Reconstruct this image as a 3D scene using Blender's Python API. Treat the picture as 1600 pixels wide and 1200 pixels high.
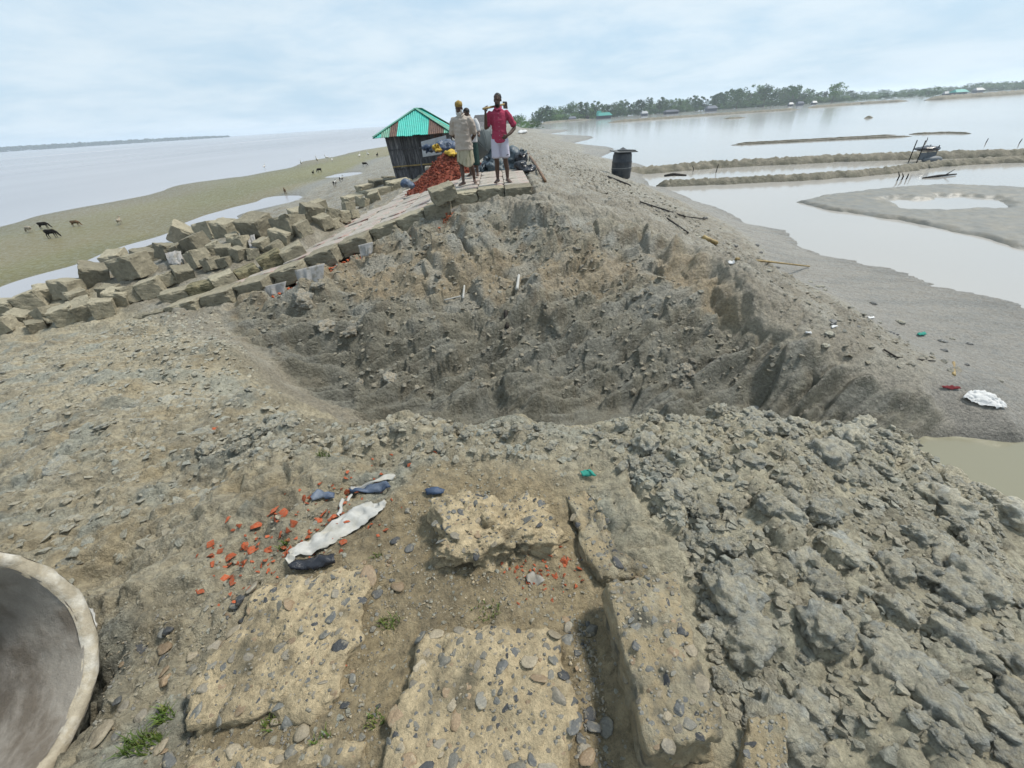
import bpy, bmesh, math, random
import numpy as np
from mathutils import Vector, Matrix, Euler, noise as mnoise
from mathutils.bvhtree import BVHTree

for o in list(bpy.data.objects): bpy.data.objects.remove(o)
S = bpy.context.scene; COL = S.collection
R = math.radians
rnd = random.Random(7)

# ------------------------------------------------------------------ camera
FPX = 650.0; ROLL = math.atan(.0644); PITCH = math.atan((600-183.5)/FPX*math.cos(ROLL)); EYE = 1.55
cd = bpy.data.cameras.new('camera'); cam = bpy.data.objects.new('camera', cd); COL.objects.link(cam)
cd.sensor_width = 36; cd.lens = FPX/1600*36; cd.clip_start = .02; cd.clip_end = 9000
cam.matrix_world = (Matrix.Translation((0, 0, EYE)) @ Matrix.Rotation(R(90)-PITCH, 4, 'X') @ Matrix.Rotation(-ROLL, 4, 'Z'))
S.camera = cam

# ------------------------------------------------------------------ sky
SUN_EL, SUN_AZ = R(56), R(72)      # azimuth clockwise from +Y
w = bpy.data.worlds.new('World'); S.world = w; w.use_nodes = True
nt = w.node_tree; N = nt.nodes; L = nt.links; N.clear()
def nd(t, **k):
    n = N.new(t)
    for a, b in k.items(): setattr(n, a, b)
    return n
out = nd('ShaderNodeOutputWorld'); bg = nd('ShaderNodeBackground')
sky = nd('ShaderNodeTexSky', sky_type='NISHITA', sun_disc=False, sun_elevation=SUN_EL, sun_rotation=SUN_AZ, air_density=1.0, dust_density=2.5, ozone_density=1.5)
tc = nd('ShaderNodeTexCoord'); sep = nd('ShaderNodeSeparateXYZ'); L.new(tc.outputs['Generated'], sep.inputs[0])
zz = nd('ShaderNodeMath', operation='MAXIMUM'); L.new(sep.outputs[2], zz.inputs[0]); zz.inputs[1].default_value = 0.0
za = nd('ShaderNodeMath', operation='ADD'); L.new(zz.outputs[0], za.inputs[0]); za.inputs[1].default_value = .16
dv = nd('ShaderNodeVectorMath', operation='DIVIDE'); L.new(tc.outputs['Generated'], dv.inputs[0])
cb = nd('ShaderNodeCombineXYZ')
for i in range(3): L.new(za.outputs[0], cb.inputs[i])
L.new(cb.outputs[0], dv.inputs[1])
def cloud(scale, rough, lo, hi, off):
    mp = nd('ShaderNodeMapping'); mp.inputs['Location'].default_value = (off, off*.7, 0); mp.inputs['Scale'].default_value = (1, 1.0, .0)
    L.new(dv.outputs[0], mp.inputs[0])
    n = nd('ShaderNodeTexNoise'); n.inputs['Scale'].default_value = scale; n.inputs['Detail'].default_value = 8; n.inputs['Roughness'].default_value = rough
    n.inputs['Distortion'].default_value = .25
    L.new(mp.outputs[0], n.inputs['Vector'])
    r = nd('ShaderNodeMapRange', interpolation_type='SMOOTHSTEP'); r.inputs['From Min'].default_value = lo; r.inputs['From Max'].default_value = hi
    L.new(n.outputs[0], r.inputs['Value']); return r.outputs[0]
c1 = cloud(1.1, .62, .28, .68, 3.1); c2 = cloud(.45, .55, .35, .7, 9.4)
haze = nd('ShaderNodeMixRGB', blend_type='MIX'); haze.inputs[0].default_value = .86     # thin high overcast over the blue
skm = nd('ShaderNodeMixRGB', blend_type='MULTIPLY'); skm.inputs[0].default_value = 1; skm.inputs[2].default_value = (.11, .11, .11, 1)
L.new(sky.outputs[0], skm.inputs[1]); L.new(skm.outputs[0], haze.inputs[1]); haze.inputs[2].default_value = (.55, .76, .94, 1)
m1 = nd('ShaderNodeMixRGB'); m1.inputs[2].default_value = (.76, .88, .97, 1); L.new(haze.outputs[0], m1.inputs[1]); L.new(c1, m1.inputs[0])
m2 = nd('ShaderNodeMixRGB'); m2.inputs[2].default_value = (.60, .72, .81, 1); L.new(m1.outputs[0], m2.inputs[1])
f2 = nd('ShaderNodeMath', operation='MULTIPLY'); L.new(c2, f2.inputs[0]); f2.inputs[1].default_value = .28; L.new(f2.outputs[0], m2.inputs[0])
L.new(m2.outputs[0], bg.inputs[0]); bg.inputs[1].default_value = .33
L.new(bg.outputs[0], out.inputs[0])

sd = bpy.data.lights.new('sun', 'SUN'); sd.energy = 1.5; sd.angle = R(10); sd.color = (1, .95, .86)
sun = bpy.data.objects.new('sun', sd); COL.objects.link(sun)
sv = Vector((math.sin(SUN_AZ)*math.cos(SUN_EL), math.cos(SUN_AZ)*math.cos(SUN_EL), math.sin(SUN_EL)))
sun.rotation_euler = sv.to_track_quat('Z', 'Y').to_euler()
S.view_settings.view_transform = 'Standard'; S.view_settings.look = 'None'; S.view_settings.gamma = 1
S.view_settings.exposure = 1.63; S.view_settings.use_curve_mapping = False

# ------------------------------------------------------------------ helpers
def ray(px, py):
    u = (px-800)/FPX; v = (600-py)/FPX
    a = u*math.cos(ROLL)+v*math.sin(ROLL); b = -u*math.sin(ROLL)+v*math.cos(ROLL)
    return Vector((a, math.cos(PITCH)+b*math.sin(PITCH), -math.sin(PITCH)+b*math.cos(PITCH)))
def at(px, py, z):
    r = ray(px, py); t = (z-EYE)/r.z; return Vector((r.x*t, r.y*t, z))
def aty(px, py, y):
    r = ray(px, py); t = y/r.y; return Vector((r.x*t, y, EYE+r.z*t))

def tag(o, label=None, cat=None, group=None, kind=None):
    if label: o['label'] = label
    if cat: o['category'] = cat
    if group: o['group'] = group
    if kind: o['kind'] = kind
    return o
def empty(name, loc=(0, 0, 0), rz=0):
    o = bpy.data.objects.new(name, None); COL.objects.link(o); o.location = loc; o.rotation_euler = (0, 0, rz); return o
def link(name, me, mat=None, parent=None):
    o = bpy.data.objects.new(name, me); COL.objects.link(o)
    if mat is not None and (len(me.materials) == 0): me.materials.append(mat)
    o.parent = parent
    return o
def own(name, me, mat, parent=None):
    """link shared mesh but with an object-level material"""
    o = bpy.data.objects.new(name, me); COL.objects.link(o); o.parent = parent
    if len(me.materials) == 0: me.materials.append(mat)
    o.material_slots[0].link = 'OBJECT'; o.material_slots[0].material = mat
    return o
def np_mesh(name, V, Fc, smooth=True):
    """V (n,3), Fc (m,k) arrays"""
    me = bpy.data.meshes.new(name); V = np.asarray(V, np.float32); Fc = np.asarray(Fc, np.int32)
    k = Fc.shape[1]
    me.vertices.add(len(V)); me.vertices.foreach_set('co', V.ravel())
    me.loops.add(Fc.size); me.loops.foreach_set('vertex_index', Fc.ravel())
    me.polygons.add(len(Fc)); me.polygons.foreach_set('loop_start', np.arange(0, Fc.size, k, dtype=np.int32))
    try: me.polygons.foreach_set('loop_total', np.full(len(Fc), k, np.int32))
    except Exception: pass
    me.polygons.foreach_set('use_smooth', np.full(len(Fc), smooth, bool))
    me.update(calc_edges=True); me.validate(); return me
def bm_mesh(name, bm, smooth=False):
    me = bpy.data.meshes.new(name); bm.normal_update(); bm.to_mesh(me); bm.free()
    if smooth: me.polygons.foreach_set('use_smooth', np.ones(len(me.polygons), bool))
    return me
def box(bm, c, s, rot=None):
    m = Matrix.Translation(c) @ (rot.to_4x4() if rot is not None else Matrix.Identity(4)) @ Matrix.Diagonal((*s, 1))
    return bmesh.ops.create_cube(bm, size=1, matrix=m)['verts']
def quad_between(bm, a, b, wd, th, up=Vector((0, 0, 1))):
    a = Vector(a); b = Vector(b); d = (b-a); l = d.length; d.normalize()
    x = d.cross(up); x = x.normalized() if x.length > 1e-4 else Vector((1, 0, 0)); z = x.cross(d)
    m = Matrix((x, d, z)).transposed()
    return box(bm, (a+b)/2, (wd, l, th), m)
def tube(bm, pts, radii, seg=12, cap=True, side=None):
    """loft of circles/ellipses along pts; radii: float or (rx, ry)"""
    pts = [Vector(p) for p in pts]; rings = []
    n = len(pts)
    for i, p in enumerate(pts):
        t = (pts[min(i+1, n-1)]-pts[max(i-1, 0)]).normalized()
        s = Vector(side) if side is not None else (Vector((1, 0, 0)) if abs(t.x) < .8 else Vector((0, 1, 0)))
        s = (s-t*s.dot(t)).normalized(); q = t.cross(s)
        r = radii[i] if i < len(radii) else radii[-1]
        rx, ry = (r, r) if not isinstance(r, (tuple, list)) else r
        rings.append([bm.verts.new(p+s*rx*math.cos(2*math.pi*k/seg)+q*ry*math.sin(2*math.pi*k/seg)) for k in range(seg)])
    for i in range(n-1):
        for k in range(seg):
            bm.faces.new((rings[i][k], rings[i][(k+1) % seg], rings[i+1][(k+1) % seg], rings[i+1][k]))
    if cap:
        for ri, i, sg in ((rings[0], 0, -1), (rings[-1], n-1, 1)):
            t = (pts[min(i+1, n-1)]-pts[max(i-1, 0)]).normalized()
            r = radii[min(i, len(radii)-1)]; r = min(r) if isinstance(r, (tuple, list)) else r
            c = bm.verts.new(pts[i]+t*sg*r*.55)
            for k in range(seg):
                a, b = ri[k], ri[(k+1) % seg]
                bm.faces.new((b, a, c) if sg < 0 else (a, b, c))
def ellipsoid(bm, c, r, rot=None, sub=3):
    m = Matrix.Translation(c) @ (rot.to_4x4() if rot is not None else Matrix.Identity(4)) @ Matrix.Diagonal((*r, 1))
    bmesh.ops.create_icosphere(bm, subdivisions=sub, radius=1, matrix=m)
def remeshed(name, bm, voxel, smooth=3):
    bmesh.ops.recalc_face_normals(bm, faces=bm.faces)
    me = bm_mesh(name, bm); o = bpy.data.objects.new('tmp', me); COL.objects.link(o)
    m = o.modifiers.new('r', 'REMESH'); m.mode = 'VOXEL'; m.voxel_size = voxel
    if smooth:
        s = o.modifiers.new('s', 'SMOOTH'); s.factor = .5; s.iterations = smooth
    dg = bpy.context.evaluated_depsgraph_get(); dg.update()
    res = bpy.data.meshes.new_from_object(o.evaluated_get(dg)); res.name = name
    bpy.data.objects.remove(o); bpy.data.meshes.remove(me)
    res.polygons.foreach_set('use_smooth', np.ones(len(res.polygons), bool))
    return res

# numpy noise -------------------------------------------------------
def _h(ix, iy, s):
    h = (ix.astype(np.int64)*374761393 + iy.astype(np.int64)*668265263 + s*1442695041) & 0x7fffffff
    h = ((h ^ (h >> 13))*1274126177) & 0x7fffffff
    h = ((h ^ (h >> 16))*974634533) & 0x7fffffff
    return (h ^ (h >> 15)) / float(0x7fffffff)
def vnoise(x, y, s=0):
    ix = np.floor(x); iy = np.floor(y); fx = x-ix; fy = y-iy
    u = fx*fx*fx*(fx*(fx*6-15)+10); v = fy*fy*fy*(fy*(fy*6-15)+10)
    def g(dx, dy):
        a = _h(ix+dx, iy+dy, s)*2*np.pi
        return np.cos(a)*(fx-dx)+np.sin(a)*(fy-dy)
    return 1.5*((g(0, 0)*(1-u)+g(1, 0)*u)*(1-v)+(g(0, 1)*(1-u)+g(1, 1)*u)*v)
def fbm(x, y, o=4, s=0, gain=.5):
    t = 0; a = 1; n = 0
    for i in range(o):
        t = t+a*vnoise(x*2**i, y*2**i, s+i*17); n += a; a *= gain
    return t/n
def worley(x, y, s=0):
    ix = np.floor(x); iy = np.floor(y); f1 = np.full(x.shape, 9.); f2 = np.full(x.shape, 9.); idv = np.zeros(x.shape)
    for dx in (-1, 0, 1):
        for dy in (-1, 0, 1):
            cx = ix+dx; cy = iy+dy
            px = cx+.1+.8*_h(cx, cy, s+1); py = cy+.1+.8*_h(cx, cy, s+2)
            d = np.hypot(px-x, py-y); hid = _h(cx, cy, s+3)
            n1 = d < f1
            f2 = np.where(n1, f1, np.minimum(f2, d)); idv = np.where(n1, hid, idv); f1 = np.where(n1, d, f1)
    return f1, f2, idv
def sstep(a, b, x):
    t = np.clip((x-a)/(b-a), 0, 1); return t*t*(3-2*t)

# ------------------------------------------------------------------ materials
ALB = .72                                              # paint values below were judged by eye; real albedo is this share of them
def mat(name, base, rough=.7, spec=.3, metal=0., var=.0, scale=8., bump=0., bscale=40., col2=None, mix=(.4, .6), detail=6, attr=None,
        obvar=0., rvar=0., coords='Object', sheen=0., bdist=.01, stretch=None, col3=None, mix3=(.55, .7), scale3=3.):
    m = bpy.data.materials.new(name); m.use_nodes = True; t = m.node_tree; n = t.nodes; l = t.links
    base, col2, col3 = [tuple(ALB*q for q in c_) if c_ else None for c_ in (base, col2, col3)]
    b = n['Principled BSDF']; b.inputs['Roughness'].default_value = rough; b.inputs['Specular IOR Level'].default_value = spec; b.inputs['Metallic'].default_value = metal
    tcn = n.new('ShaderNodeTexCoord'); src = tcn.outputs[coords]
    if stretch:
        mp = n.new('ShaderNodeMapping'); mp.inputs['Scale'].default_value = stretch; l.new(src, mp.inputs[0]); src = mp.outputs[0]
    def noise(sc, det=detail, ro=.6):
        q = n.new('ShaderNodeTexNoise'); q.inputs['Scale'].default_value = sc; q.inputs['Detail'].default_value = det; q.inputs['Roughness'].default_value = ro
        l.new(src, q.inputs['Vector']); return q
    def mixc(fac, a, c, bt='MIX'):
        q = n.new('ShaderNodeMixRGB'); q.blend_type = bt
        for sk, v in ((q.inputs[0], fac), (q.inputs[1], a), (q.inputs[2], c)):
            if hasattr(v, 'is_linked'): l.new(v, sk)
            elif isinstance(v, tuple): sk.default_value = (*v[:3], 1)
            else: sk.default_value = v
        return q.outputs[0]
    def mr(v, a, c, lo=0., hi=1.):
        q = n.new('ShaderNodeMapRange'); q.inputs[1].default_value = a; q.inputs[2].default_value = c; q.inputs[3].default_value = lo; q.inputs[4].default_value = hi
        l.new(v, q.inputs[0]); return q.outputs[0]
    if attr:
        an = n.new('ShaderNodeAttribute'); an.attribute_name = attr; c = an.outputs['Color']
    else:
        rgb = n.new('ShaderNodeRGB'); rgb.outputs[0].default_value = (*base, 1); c = rgb.outputs[0]
    nz = noise(scale)
    if col2: c = mixc(mr(nz.outputs[0], *mix), c, col2)
    if col3: c = mixc(mr(noise(scale3).outputs[0], *mix3), c, col3)
    if var:
        v2 = mr(noise(scale*2.7, 12, .78).outputs[0], .36, .64, 1-var, 1+var)
        vm = n.new('ShaderNodeVectorMath'); vm.operation = 'SCALE'; l.new(c, vm.inputs[0]); l.new(v2, vm.inputs['Scale']); c = vm.outputs[0]
    if obvar:
        oi = n.new('ShaderNodeObjectInfo'); v2 = mr(oi.outputs['Random'], 0, 1, 1-obvar, 1+obvar)
        vm = n.new('ShaderNodeVectorMath'); vm.operation = 'SCALE'; l.new(c, vm.inputs[0]); l.new(v2, vm.inputs['Scale']); c = vm.outputs[0]
    l.new(c, b.inputs['Base Color'])
    if rvar: l.new(mr(noise(scale*.8).outputs[0], .35, .65, max(0.05, rough-rvar), min(1, rough+rvar)), b.inputs['Roughness'])
    if bump:
        bn = n.new('ShaderNodeBump'); bn.inputs['Strength'].default_value = bump; bn.inputs['Distance'].default_value = bdist
        l.new(noise(bscale, 12, .68).outputs[0], bn.inputs['Height']); l.new(bn.outputs[0], b.inputs['Normal'])
    return m
M = {}
M['mud'] = mat('mud', (.3, .26, .18), .5, .45, attr='tint', var=.42, scale=9, bump=1., bscale=16, bdist=.06, rvar=.22, coords='Object')
M['clod'] = mat('clod', (.53, .49, .375), .45, .5, var=.36, scale=1.6, bump=1., bscale=2.6, bdist=.05, col2=(.42, .425, .38), mix=(.45, .62), obvar=.16, rvar=.2)
M['clodbits'] = mat('clod_bits', (.445, .40, .30), .5, .45, var=.36, scale=7, bump=1., bscale=45, bdist=.03, col2=(.38, .38, .32), mix=(.42, .62), rvar=.2)
M['facebits'] = mat('face_bits', (.33, .29, .215), .6, .35, var=.36, scale=7, bump=1., bscale=40, bdist=.03, col2=(.24, .235, .20), mix=(.42, .6))
M['faceclod'] = mat('face_clod', (.33, .29, .22), .55, .4, var=.36, scale=1.6, bump=1., bscale=2.6, bdist=.05, col2=(.26, .265, .24), mix=(.45, .62), obvar=.2, rvar=.2)
M['dyke'] = mat('dyke_mud', (.24, .215, .165), .75, .25, var=.3, scale=1.2, bump=.8, bscale=6, bdist=.1, col2=(.155, .145, .105))
M['concrete'] = mat('old_concrete', (.355, .32, .235), .85, .2, var=.25, scale=1.6, bump=1., bscale=5, bdist=.05, col2=(.27, .245, .18), mix=(.46, .62), obvar=.28, col3=(.115, .108, .085), mix3=(.6, .72), scale3=1.7)
M['slab'] = mat('pebble_concrete', (.56, .455, .29), .8, .25, var=.36, scale=9, bump=1., bscale=38, bdist=.03, col2=(.50, .405, .26), mix=(.52, .68), col3=(.20, .175, .12), mix3=(.56, .70), scale3=4.5)
M['slabgrey'] = mat('muddy_concrete', (.43, .35, .22), .7, .3, var=.2, scale=7, bump=1., bscale=30, bdist=.03, col2=(.17, .16, .125), mix=(.5, .62), col3=(.42,.37,.26), mix3=(.5,.6), scale3=11)
M['moss'] = mat('mossy_concrete', (.31, .275, .17), .9, .1, var=.3, scale=5, bump=.9, bscale=30, bdist=.03, col2=(.12, .115, .075), mix=(.45, .6))
M['pave'] = mat('paving', (.40, .365, .31), .8, .25, var=.15, scale=2.2, bump=.5, bscale=26, bdist=.02, col2=(.55, .52, .49), mix=(.42, .6), col3=(.46, .24, .19), mix3=(.50, .62), scale3=1.1, obvar=.08)
peb = [(.17, .17, .155), (.235, .21, .165), (.115, .118, .115), (.27, .195, .12), (.20, .19, .16), (.33, .28, .20), (.055, .058, .062)]
M['peb'] = [mat('pebble_%d' % i, c, .5, .4, var=.3, scale=1.3, obvar=.25, bump=.5, bscale=2.5, bdist=.01, coords='Object', col2=(.36, .31, .215), mix=(.56, .72)) for i, c in enumerate(peb)]
M['gravel'] = mat('gravel', (.30, .26, .19), .6, .35, var=.3, scale=30, col2=(.16, .155, .14), mix=(.45, .55), col3=(.42, .34, .22), mix3=(.55, .62), scale3=45)
M['brick'] = mat('brick_chip', (.44, .105, .045), .85, .2, var=.4, scale=2, col2=(.30, .15, .09), mix=(.5, .65), obvar=.3, bump=.6, bscale=90, bdist=.004)
M['brickpile'] = mat('brick_chips', (.33, .10, .06), .85, .2, var=.45, scale=5, bump=.8, bscale=30, bdist=.03, col2=(.22, .05, .03))
M['sack'] = mat('sack', (.48, .475, .45), .6, .3, var=.12, scale=12, bump=.3, bscale=160, bdist=.002, col2=(.42, .40, .34), mix=(.5, .7))
M['geotex'] = mat('geotextile', (.40, .385, .37), .8, .2, var=.15, scale=8, bump=.4, bscale=60, bdist=.006, col2=(.27, .25, .21), mix=(.5, .65))
M['blackplastic'] = mat('black_plastic', (.018, .02, .028), .28, .5, bump=.5, bscale=20, bdist=.02)
M['bluetarp'] = mat('blue_tarp', (.045, .075, .14), .5, .4, var=.3, scale=3, col2=(.14, .17, .22), mix=(.45, .6), bump=.4, bscale=12, bdist=.03)
M['greytarp'] = mat('grey_tarp', (.15, .17, .19), .6, .3, var=.15, scale=2, bump=.3, bscale=10, bdist=.02)
M['tealtarp'] = mat('teal_tarp', (.055, .085, .10), .45, .4, var=.3, scale=3, col2=(.09, .12, .15), bump=.5, bscale=8, bdist=.04)
M['yellow'] = mat('yellow_sack', (.60, .40, .05), .6, .3, var=.2, scale=8, bump=.4, bscale=20, bdist=.02)
M['pipe'] = mat('pipe_concrete', (.40, .37, .325), .5, .35, var=.2, scale=2.2, col2=(.44, .41, .37), bump=.6, bscale=14, bdist=.012, mix=(.45, .65), col3=(.22, .19, .155), mix3=(.5, .62), scale3=3.5)
M['piperim'] = mat('pipe_rim', (.42, .37, .28), .7, .3, var=.2, scale=9, col2=(.60, .57, .50), bump=.6, bscale=34, bdist=.01, mix=(.48, .62))
M['bamboo'] = mat('bamboo', (.42, .31, .13), .55, .3, var=.25, scale=10, col2=(.25, .17, .07))
M['oldbamboo'] = mat('old_bamboo', (.23, .115, .05), .6, .3, var=.3, scale=8, col2=(.13, .08, .045))
M['stick'] = mat('dark_stick', (.035, .03, .026), .7, .2, var=.3, scale=8)
M['grass'] = mat('grass', (.10, .16, .03), .6, .2, obvar=.2, var=.35, scale=30, col2=(.22, .21, .06), mix=(.5, .7))
M['cloth'] = mat('white_cloth', (.72, .72, .72), .8, .1, var=.08, scale=8, bump=.4, bscale=18, bdist=.03)
M['redcloth'] = mat('red_cloth', (.16, .025, .03), .8, .1, var=.2, scale=8)
M['greencloth'] = mat('green_cloth', (.05, .30, .24), .8, .1, var=.2, scale=8)
M['wood'] = mat('weathered_wood', (.11, .108, .115), .85, .15, var=.5, scale=3, obvar=.4, stretch=(6, 6, .7), bump=.6, bscale=14, bdist=.02, col2=(.25, .245, .245), mix=(.48, .70))
M['teal'] = mat('teal_tin', (.03, .50, .42), .42, .4, var=.12, scale=3, col2=(.025, .36, .30), mix=(.5, .7))
M['palegreen'] = mat('pale_green_tin', (.13, .42, .30), .45, .4, var=.15, scale=3, col2=(.10, .26, .18))
M['rust'] = mat('rusty_tin', (.115, .075, .065), .75, .25, var=.3, scale=4, col2=(.17, .10, .075))
M['barrel'] = mat('barrel_plastic', (.035, .042, .055), .5, .35, var=.25, scale=3, col2=(.07, .075, .08))
M['lid'] = mat('lid_board', (.16, .165, .165), .7, .3, var=.2, scale=5)
M['leaf'] = [mat('foliage_%d' % i, c, .75, .15, obvar=.22, var=.3, scale=.6) for i, c in enumerate([(.075, .15, .04), (.095, .175, .045), (.055, .115, .04)])]
M['bark'] = mat('bark', (.12, .10, .075), .9, .1, var=.2, scale=4)
M['farwood'] = mat('far_wood', (.07, .09, .06), .9, .05, var=.3, scale=.02)
M['skin'] = mat('skin', (.095, .052, .036), .5, .4, var=.08, scale=12)
M['hair'] = mat('hair', (.012, .011, .010), .6, .3)
M['beard'] = mat('white_beard', (.55, .54, .52), .9, .1, bump=.5, bscale=60, bdist=.006)
M['cap'] = mat('prayer_cap', (.42, .30, .10), .85, .1, var=.2, scale=20, col2=(.28, .19, .06))
M['beige'] = mat('beige_shirt', (.50, .44, .385), .85, .1, var=.08, scale=6, bump=.5, bscale=9, bdist=.03)
M['lungi'] = mat('khaki_lungi', (.47, .43, .32), .85, .1, var=.15, scale=6, stretch=(4, 4, .6), col2=(.26, .25, .15), mix=(.5, .62), bump=.4, bscale=14, bdist=.02)
M['redshirt'] = mat('red_shirt', (.43, .06, .115), .85, .1, var=.15, scale=20, bump=.5, bscale=9, bdist=.03)
M['shorts'] = mat('white_shorts', (.62, .60, .72), .8, .1, var=.04, scale=6, bump=.4, bscale=10, bdist=.02)
M['whiteshirt'] = mat('white_shirt', (.62, .62, .63), .85, .1, var=.06, scale=6, bump=.4, bscale=9, bdist=.03)
M['greenlungi'] = mat('green_lungi', (.03, .06, .055), .85, .1, var=.3, scale=8)
M['umbrella'] = mat('umbrella_cloth', (.10, .12, .125), .55, .35, var=.1, scale=5)
M['metal'] = mat('worn_metal', (.20, .20, .20), .4, .5, metal=.7, var=.2, scale=10)
M['whitepaint'] = mat('white_rim', (.68, .68, .68), .6, .3)
M['goatblack'] = mat('goat_black', (.018, .015, .013), .85, .1, var=.3, scale=9)
M['goatbrown'] = mat('goat_brown', (.20, .125, .07), .85, .1, var=.3, scale=9, col2=(.05, .04, .03), mix=(.5, .56))
M['goatpale'] = mat('goat_pale', (.42, .37, .29), .85, .1, var=.2, scale=9, col2=(.16, .11, .07), mix=(.55, .6))
M['goatpied'] = mat('goat_pied', (.02, .018, .017), .85, .1, scale=3.4, col2=(.55, .55, .53), mix=(.5, .52))
M['feather'] = mat('feather', (.62, .60, .57), .8, .1)
M['eye'] = mat('eye', (.02, .015, .012), .2, .5)
M['housewall'] = mat('house_wall', (.13, .14, .17), .8, .2, obvar=.3, var=.2, scale=1)
M['houseteal'] = mat('house_roof', (.04, .30, .26), .6, .3, obvar=.3)
M['housegrey'] = mat('house_tin', (.30, .32, .34), .5, .4, obvar=.3)
M['drift'] = mat('wet_bank', (.23, .215, .18), .5, .35, var=.15, scale=2, bump=.4, bscale=16, bdist=.02, col2=(.19, .19, .175))

def water_mat(name, base, rough, b1, s1, st):
    m = bpy.data.materials.new(name); m.use_nodes = True; n = m.node_tree.nodes; l = m.node_tree.links; b = n['Principled BSDF']
    b.inputs['Base Color'].default_value = (*base, 1); b.inputs['Roughness'].default_value = rough; b.inputs['IOR'].default_value = 1.333
    tcn = n.new('ShaderNodeTexCoord'); mp = n.new('ShaderNodeMapping'); mp.inputs['Scale'].default_value = st; l.new(tcn.outputs['Object'], mp.inputs[0])
    q = n.new('ShaderNodeTexNoise'); q.inputs['Scale'].default_value = s1; q.inputs['Detail'].default_value = 5; l.new(mp.outputs[0], q.inputs[0])
    bn = n.new('ShaderNodeBump'); bn.inputs['Strength'].default_value = b1; bn.inputs['Distance'].default_value = .02
    l.new(q.outputs[0], bn.inputs['Height']); l.new(bn.outputs[0], b.inputs['Normal'])
    # muddy plumes of lighter and darker silt
    mp2 = n.new('ShaderNodeMapping'); mp2.inputs['Scale'].default_value = (.03, .006, 1); l.new(tcn.outputs['Object'], mp2.inputs[0])
    q2 = n.new('ShaderNodeTexNoise'); q2.inputs['Scale'].default_value = 1; q2.inputs['Detail'].default_value = 4; l.new(mp2.outputs[0], q2.inputs[0])
    r = n.new('ShaderNodeMapRange'); r.inputs[1].default_value = .35; r.inputs[2].default_value = .65; r.inputs[3].default_value = .88; r.inputs[4].default_value = 1.12; l.new(q2.outputs[0], r.inputs[0])
    vm = n.new('ShaderNodeVectorMath'); vm.operation = 'SCALE'; vm.inputs[0].default_value = base; l.new(r.outputs[0], vm.inputs['Scale']); l.new(vm.outputs[0], b.inputs['Base Color'])
    return m
M['sea'] = water_mat('sea_water', (.27, .265, .28), .25, .5, .7, (1, .35, 1))
M['flood'] = water_mat('flood_water', (.335, .32, .30), .10, .10, 1.5, (1, 1, 1))

# ------------------------------------------------------------------ ground
WL = -2.2
CP = []
def P(px, py, z): p = at(px, py, z); CP.append((p.x, p.y, z))
def Wp(x, y, z): CP.append((x, y, z))
# near side of the breach, seen part
for a in [(0, 900, -.12), (0, 650, -.75), (0, 580, -1.1), (0, 520, -1.5), (100, 520, -1.42), (200, 500, -1.32), (300, 480, -1.2), (290, 640, -.42),
          (150, 640, -.62), (150, 760, -.27), (300, 760, -.12), (420, 600, -.5), (360, 540, -.85), (480, 655, -.10), (640, 655, .0), (800, 655, .02), (1000, 657, .02),
          (1150, 657, -.08), (1300, 665, -.27), (1400, 690, -.55), (1470, 735, -1.1), (1530, 775, -1.45), (1600, 815, -1.75), (1600, 900, -.9), (1560, 840, -1.0),
          (1450, 800, -.42), (1300, 900, -.08), (1200, 1080, .0), (1600, 1100, -.12), (1300, 760, -.12)]: P(*a)
for a in [(-1.2, 1.0, 0), (-.5, 1.2, 0), (.2, 1.2, 0), (.8, 1.2, 0), (0, .4, 0), (-1, .4, 0), (1.1, .4, 0), (0, -1, 0), (-2, -1, -.1), (2, -1, -.1), (0, -4, 0), (-6, -3, -1.2), (6, -3, -1.6), (-12, -3, -2.0), (9, -3, -2.3), (-4.5, .5, -.8), (-7, 2, -1.3), (-11, 5, -1.9)]: Wp(*a)
# hidden foot of the near mound, in the breach
for a in [(-2.4, 4.2, -1.6), (-1.2, 3.5, -1.85), (0, 3.3, -1.95), (1.2, 3.2, -2.0), (2.2, 3.2, -2.05), (3.2, 3.3, -2.15), (4.2, 3.2, -2.45), (5.0, 2.7, -2.55), (5.2, 3.4, -2.55), (4.6, 3.6, -2.5)]: Wp(*a)
# cut face
for a in [(690, 328, -.12), (600, 372, -.5), (520, 402, -.78), (400, 455, -1.12), (760, 318, .02), (830, 318, .08),
          (620, 420, -.95), (520, 450, -1.15), (420, 520, -1.45), (470, 610, -1.8), (500, 560, -1.75), (600, 640, -1.95), (600, 520, -1.5),
          (800, 370, -.5), (800, 430, -.95), (800, 500, -1.45), (800, 570, -1.85), (800, 640, -2.0), (690, 430, -.9), (700, 560, -1.8),
          (1000, 345, -.38), (1000, 420, -1.0), (1000, 520, -1.65), (1000, 640, -2.02), (1100, 395, -.7), (1160, 455, -.98), (1270, 535, -1.35), (1440, 612, -1.72),
          (1150, 530, -1.6), (1150, 635, -2.02), (1280, 630, -2.02), (1390, 645, -2.02), (1480, 645, -1.98), (920, 322, -.1), (900, 400, -.75)]: P(*a)
# mud flat on the field side and its shore
for a in [(1015, 290, -2.21), (1090, 315, -2.21), (1230, 360, -2.21), (1400, 420, -2.21), (1600, 475, -2.21), (1300, 450, -1.98), (1400, 520, -1.9), (1500, 560, -1.9),
          (1600, 600, -2.02), (1600, 520, -2.12), (1500, 625, -1.88), (1590, 665, -2.0), (1200, 420, -1.75), (1150, 400, -1.25)]: P(*a)
for a in [(5.3, 3.75, -2.5), (6.2, 3.6, -2.5), (7.0, 3.2, -2.5), (7.2, 4.3, -2.1), (9, 5.5, -2.12), (9, 2, -2.3), (12.5, 7.6, -2.7), (12, 14, -2.8), (14, 20, -2.8), (16, 9, -2.8), (12, 0, -2.6)]: Wp(*a)
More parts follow.
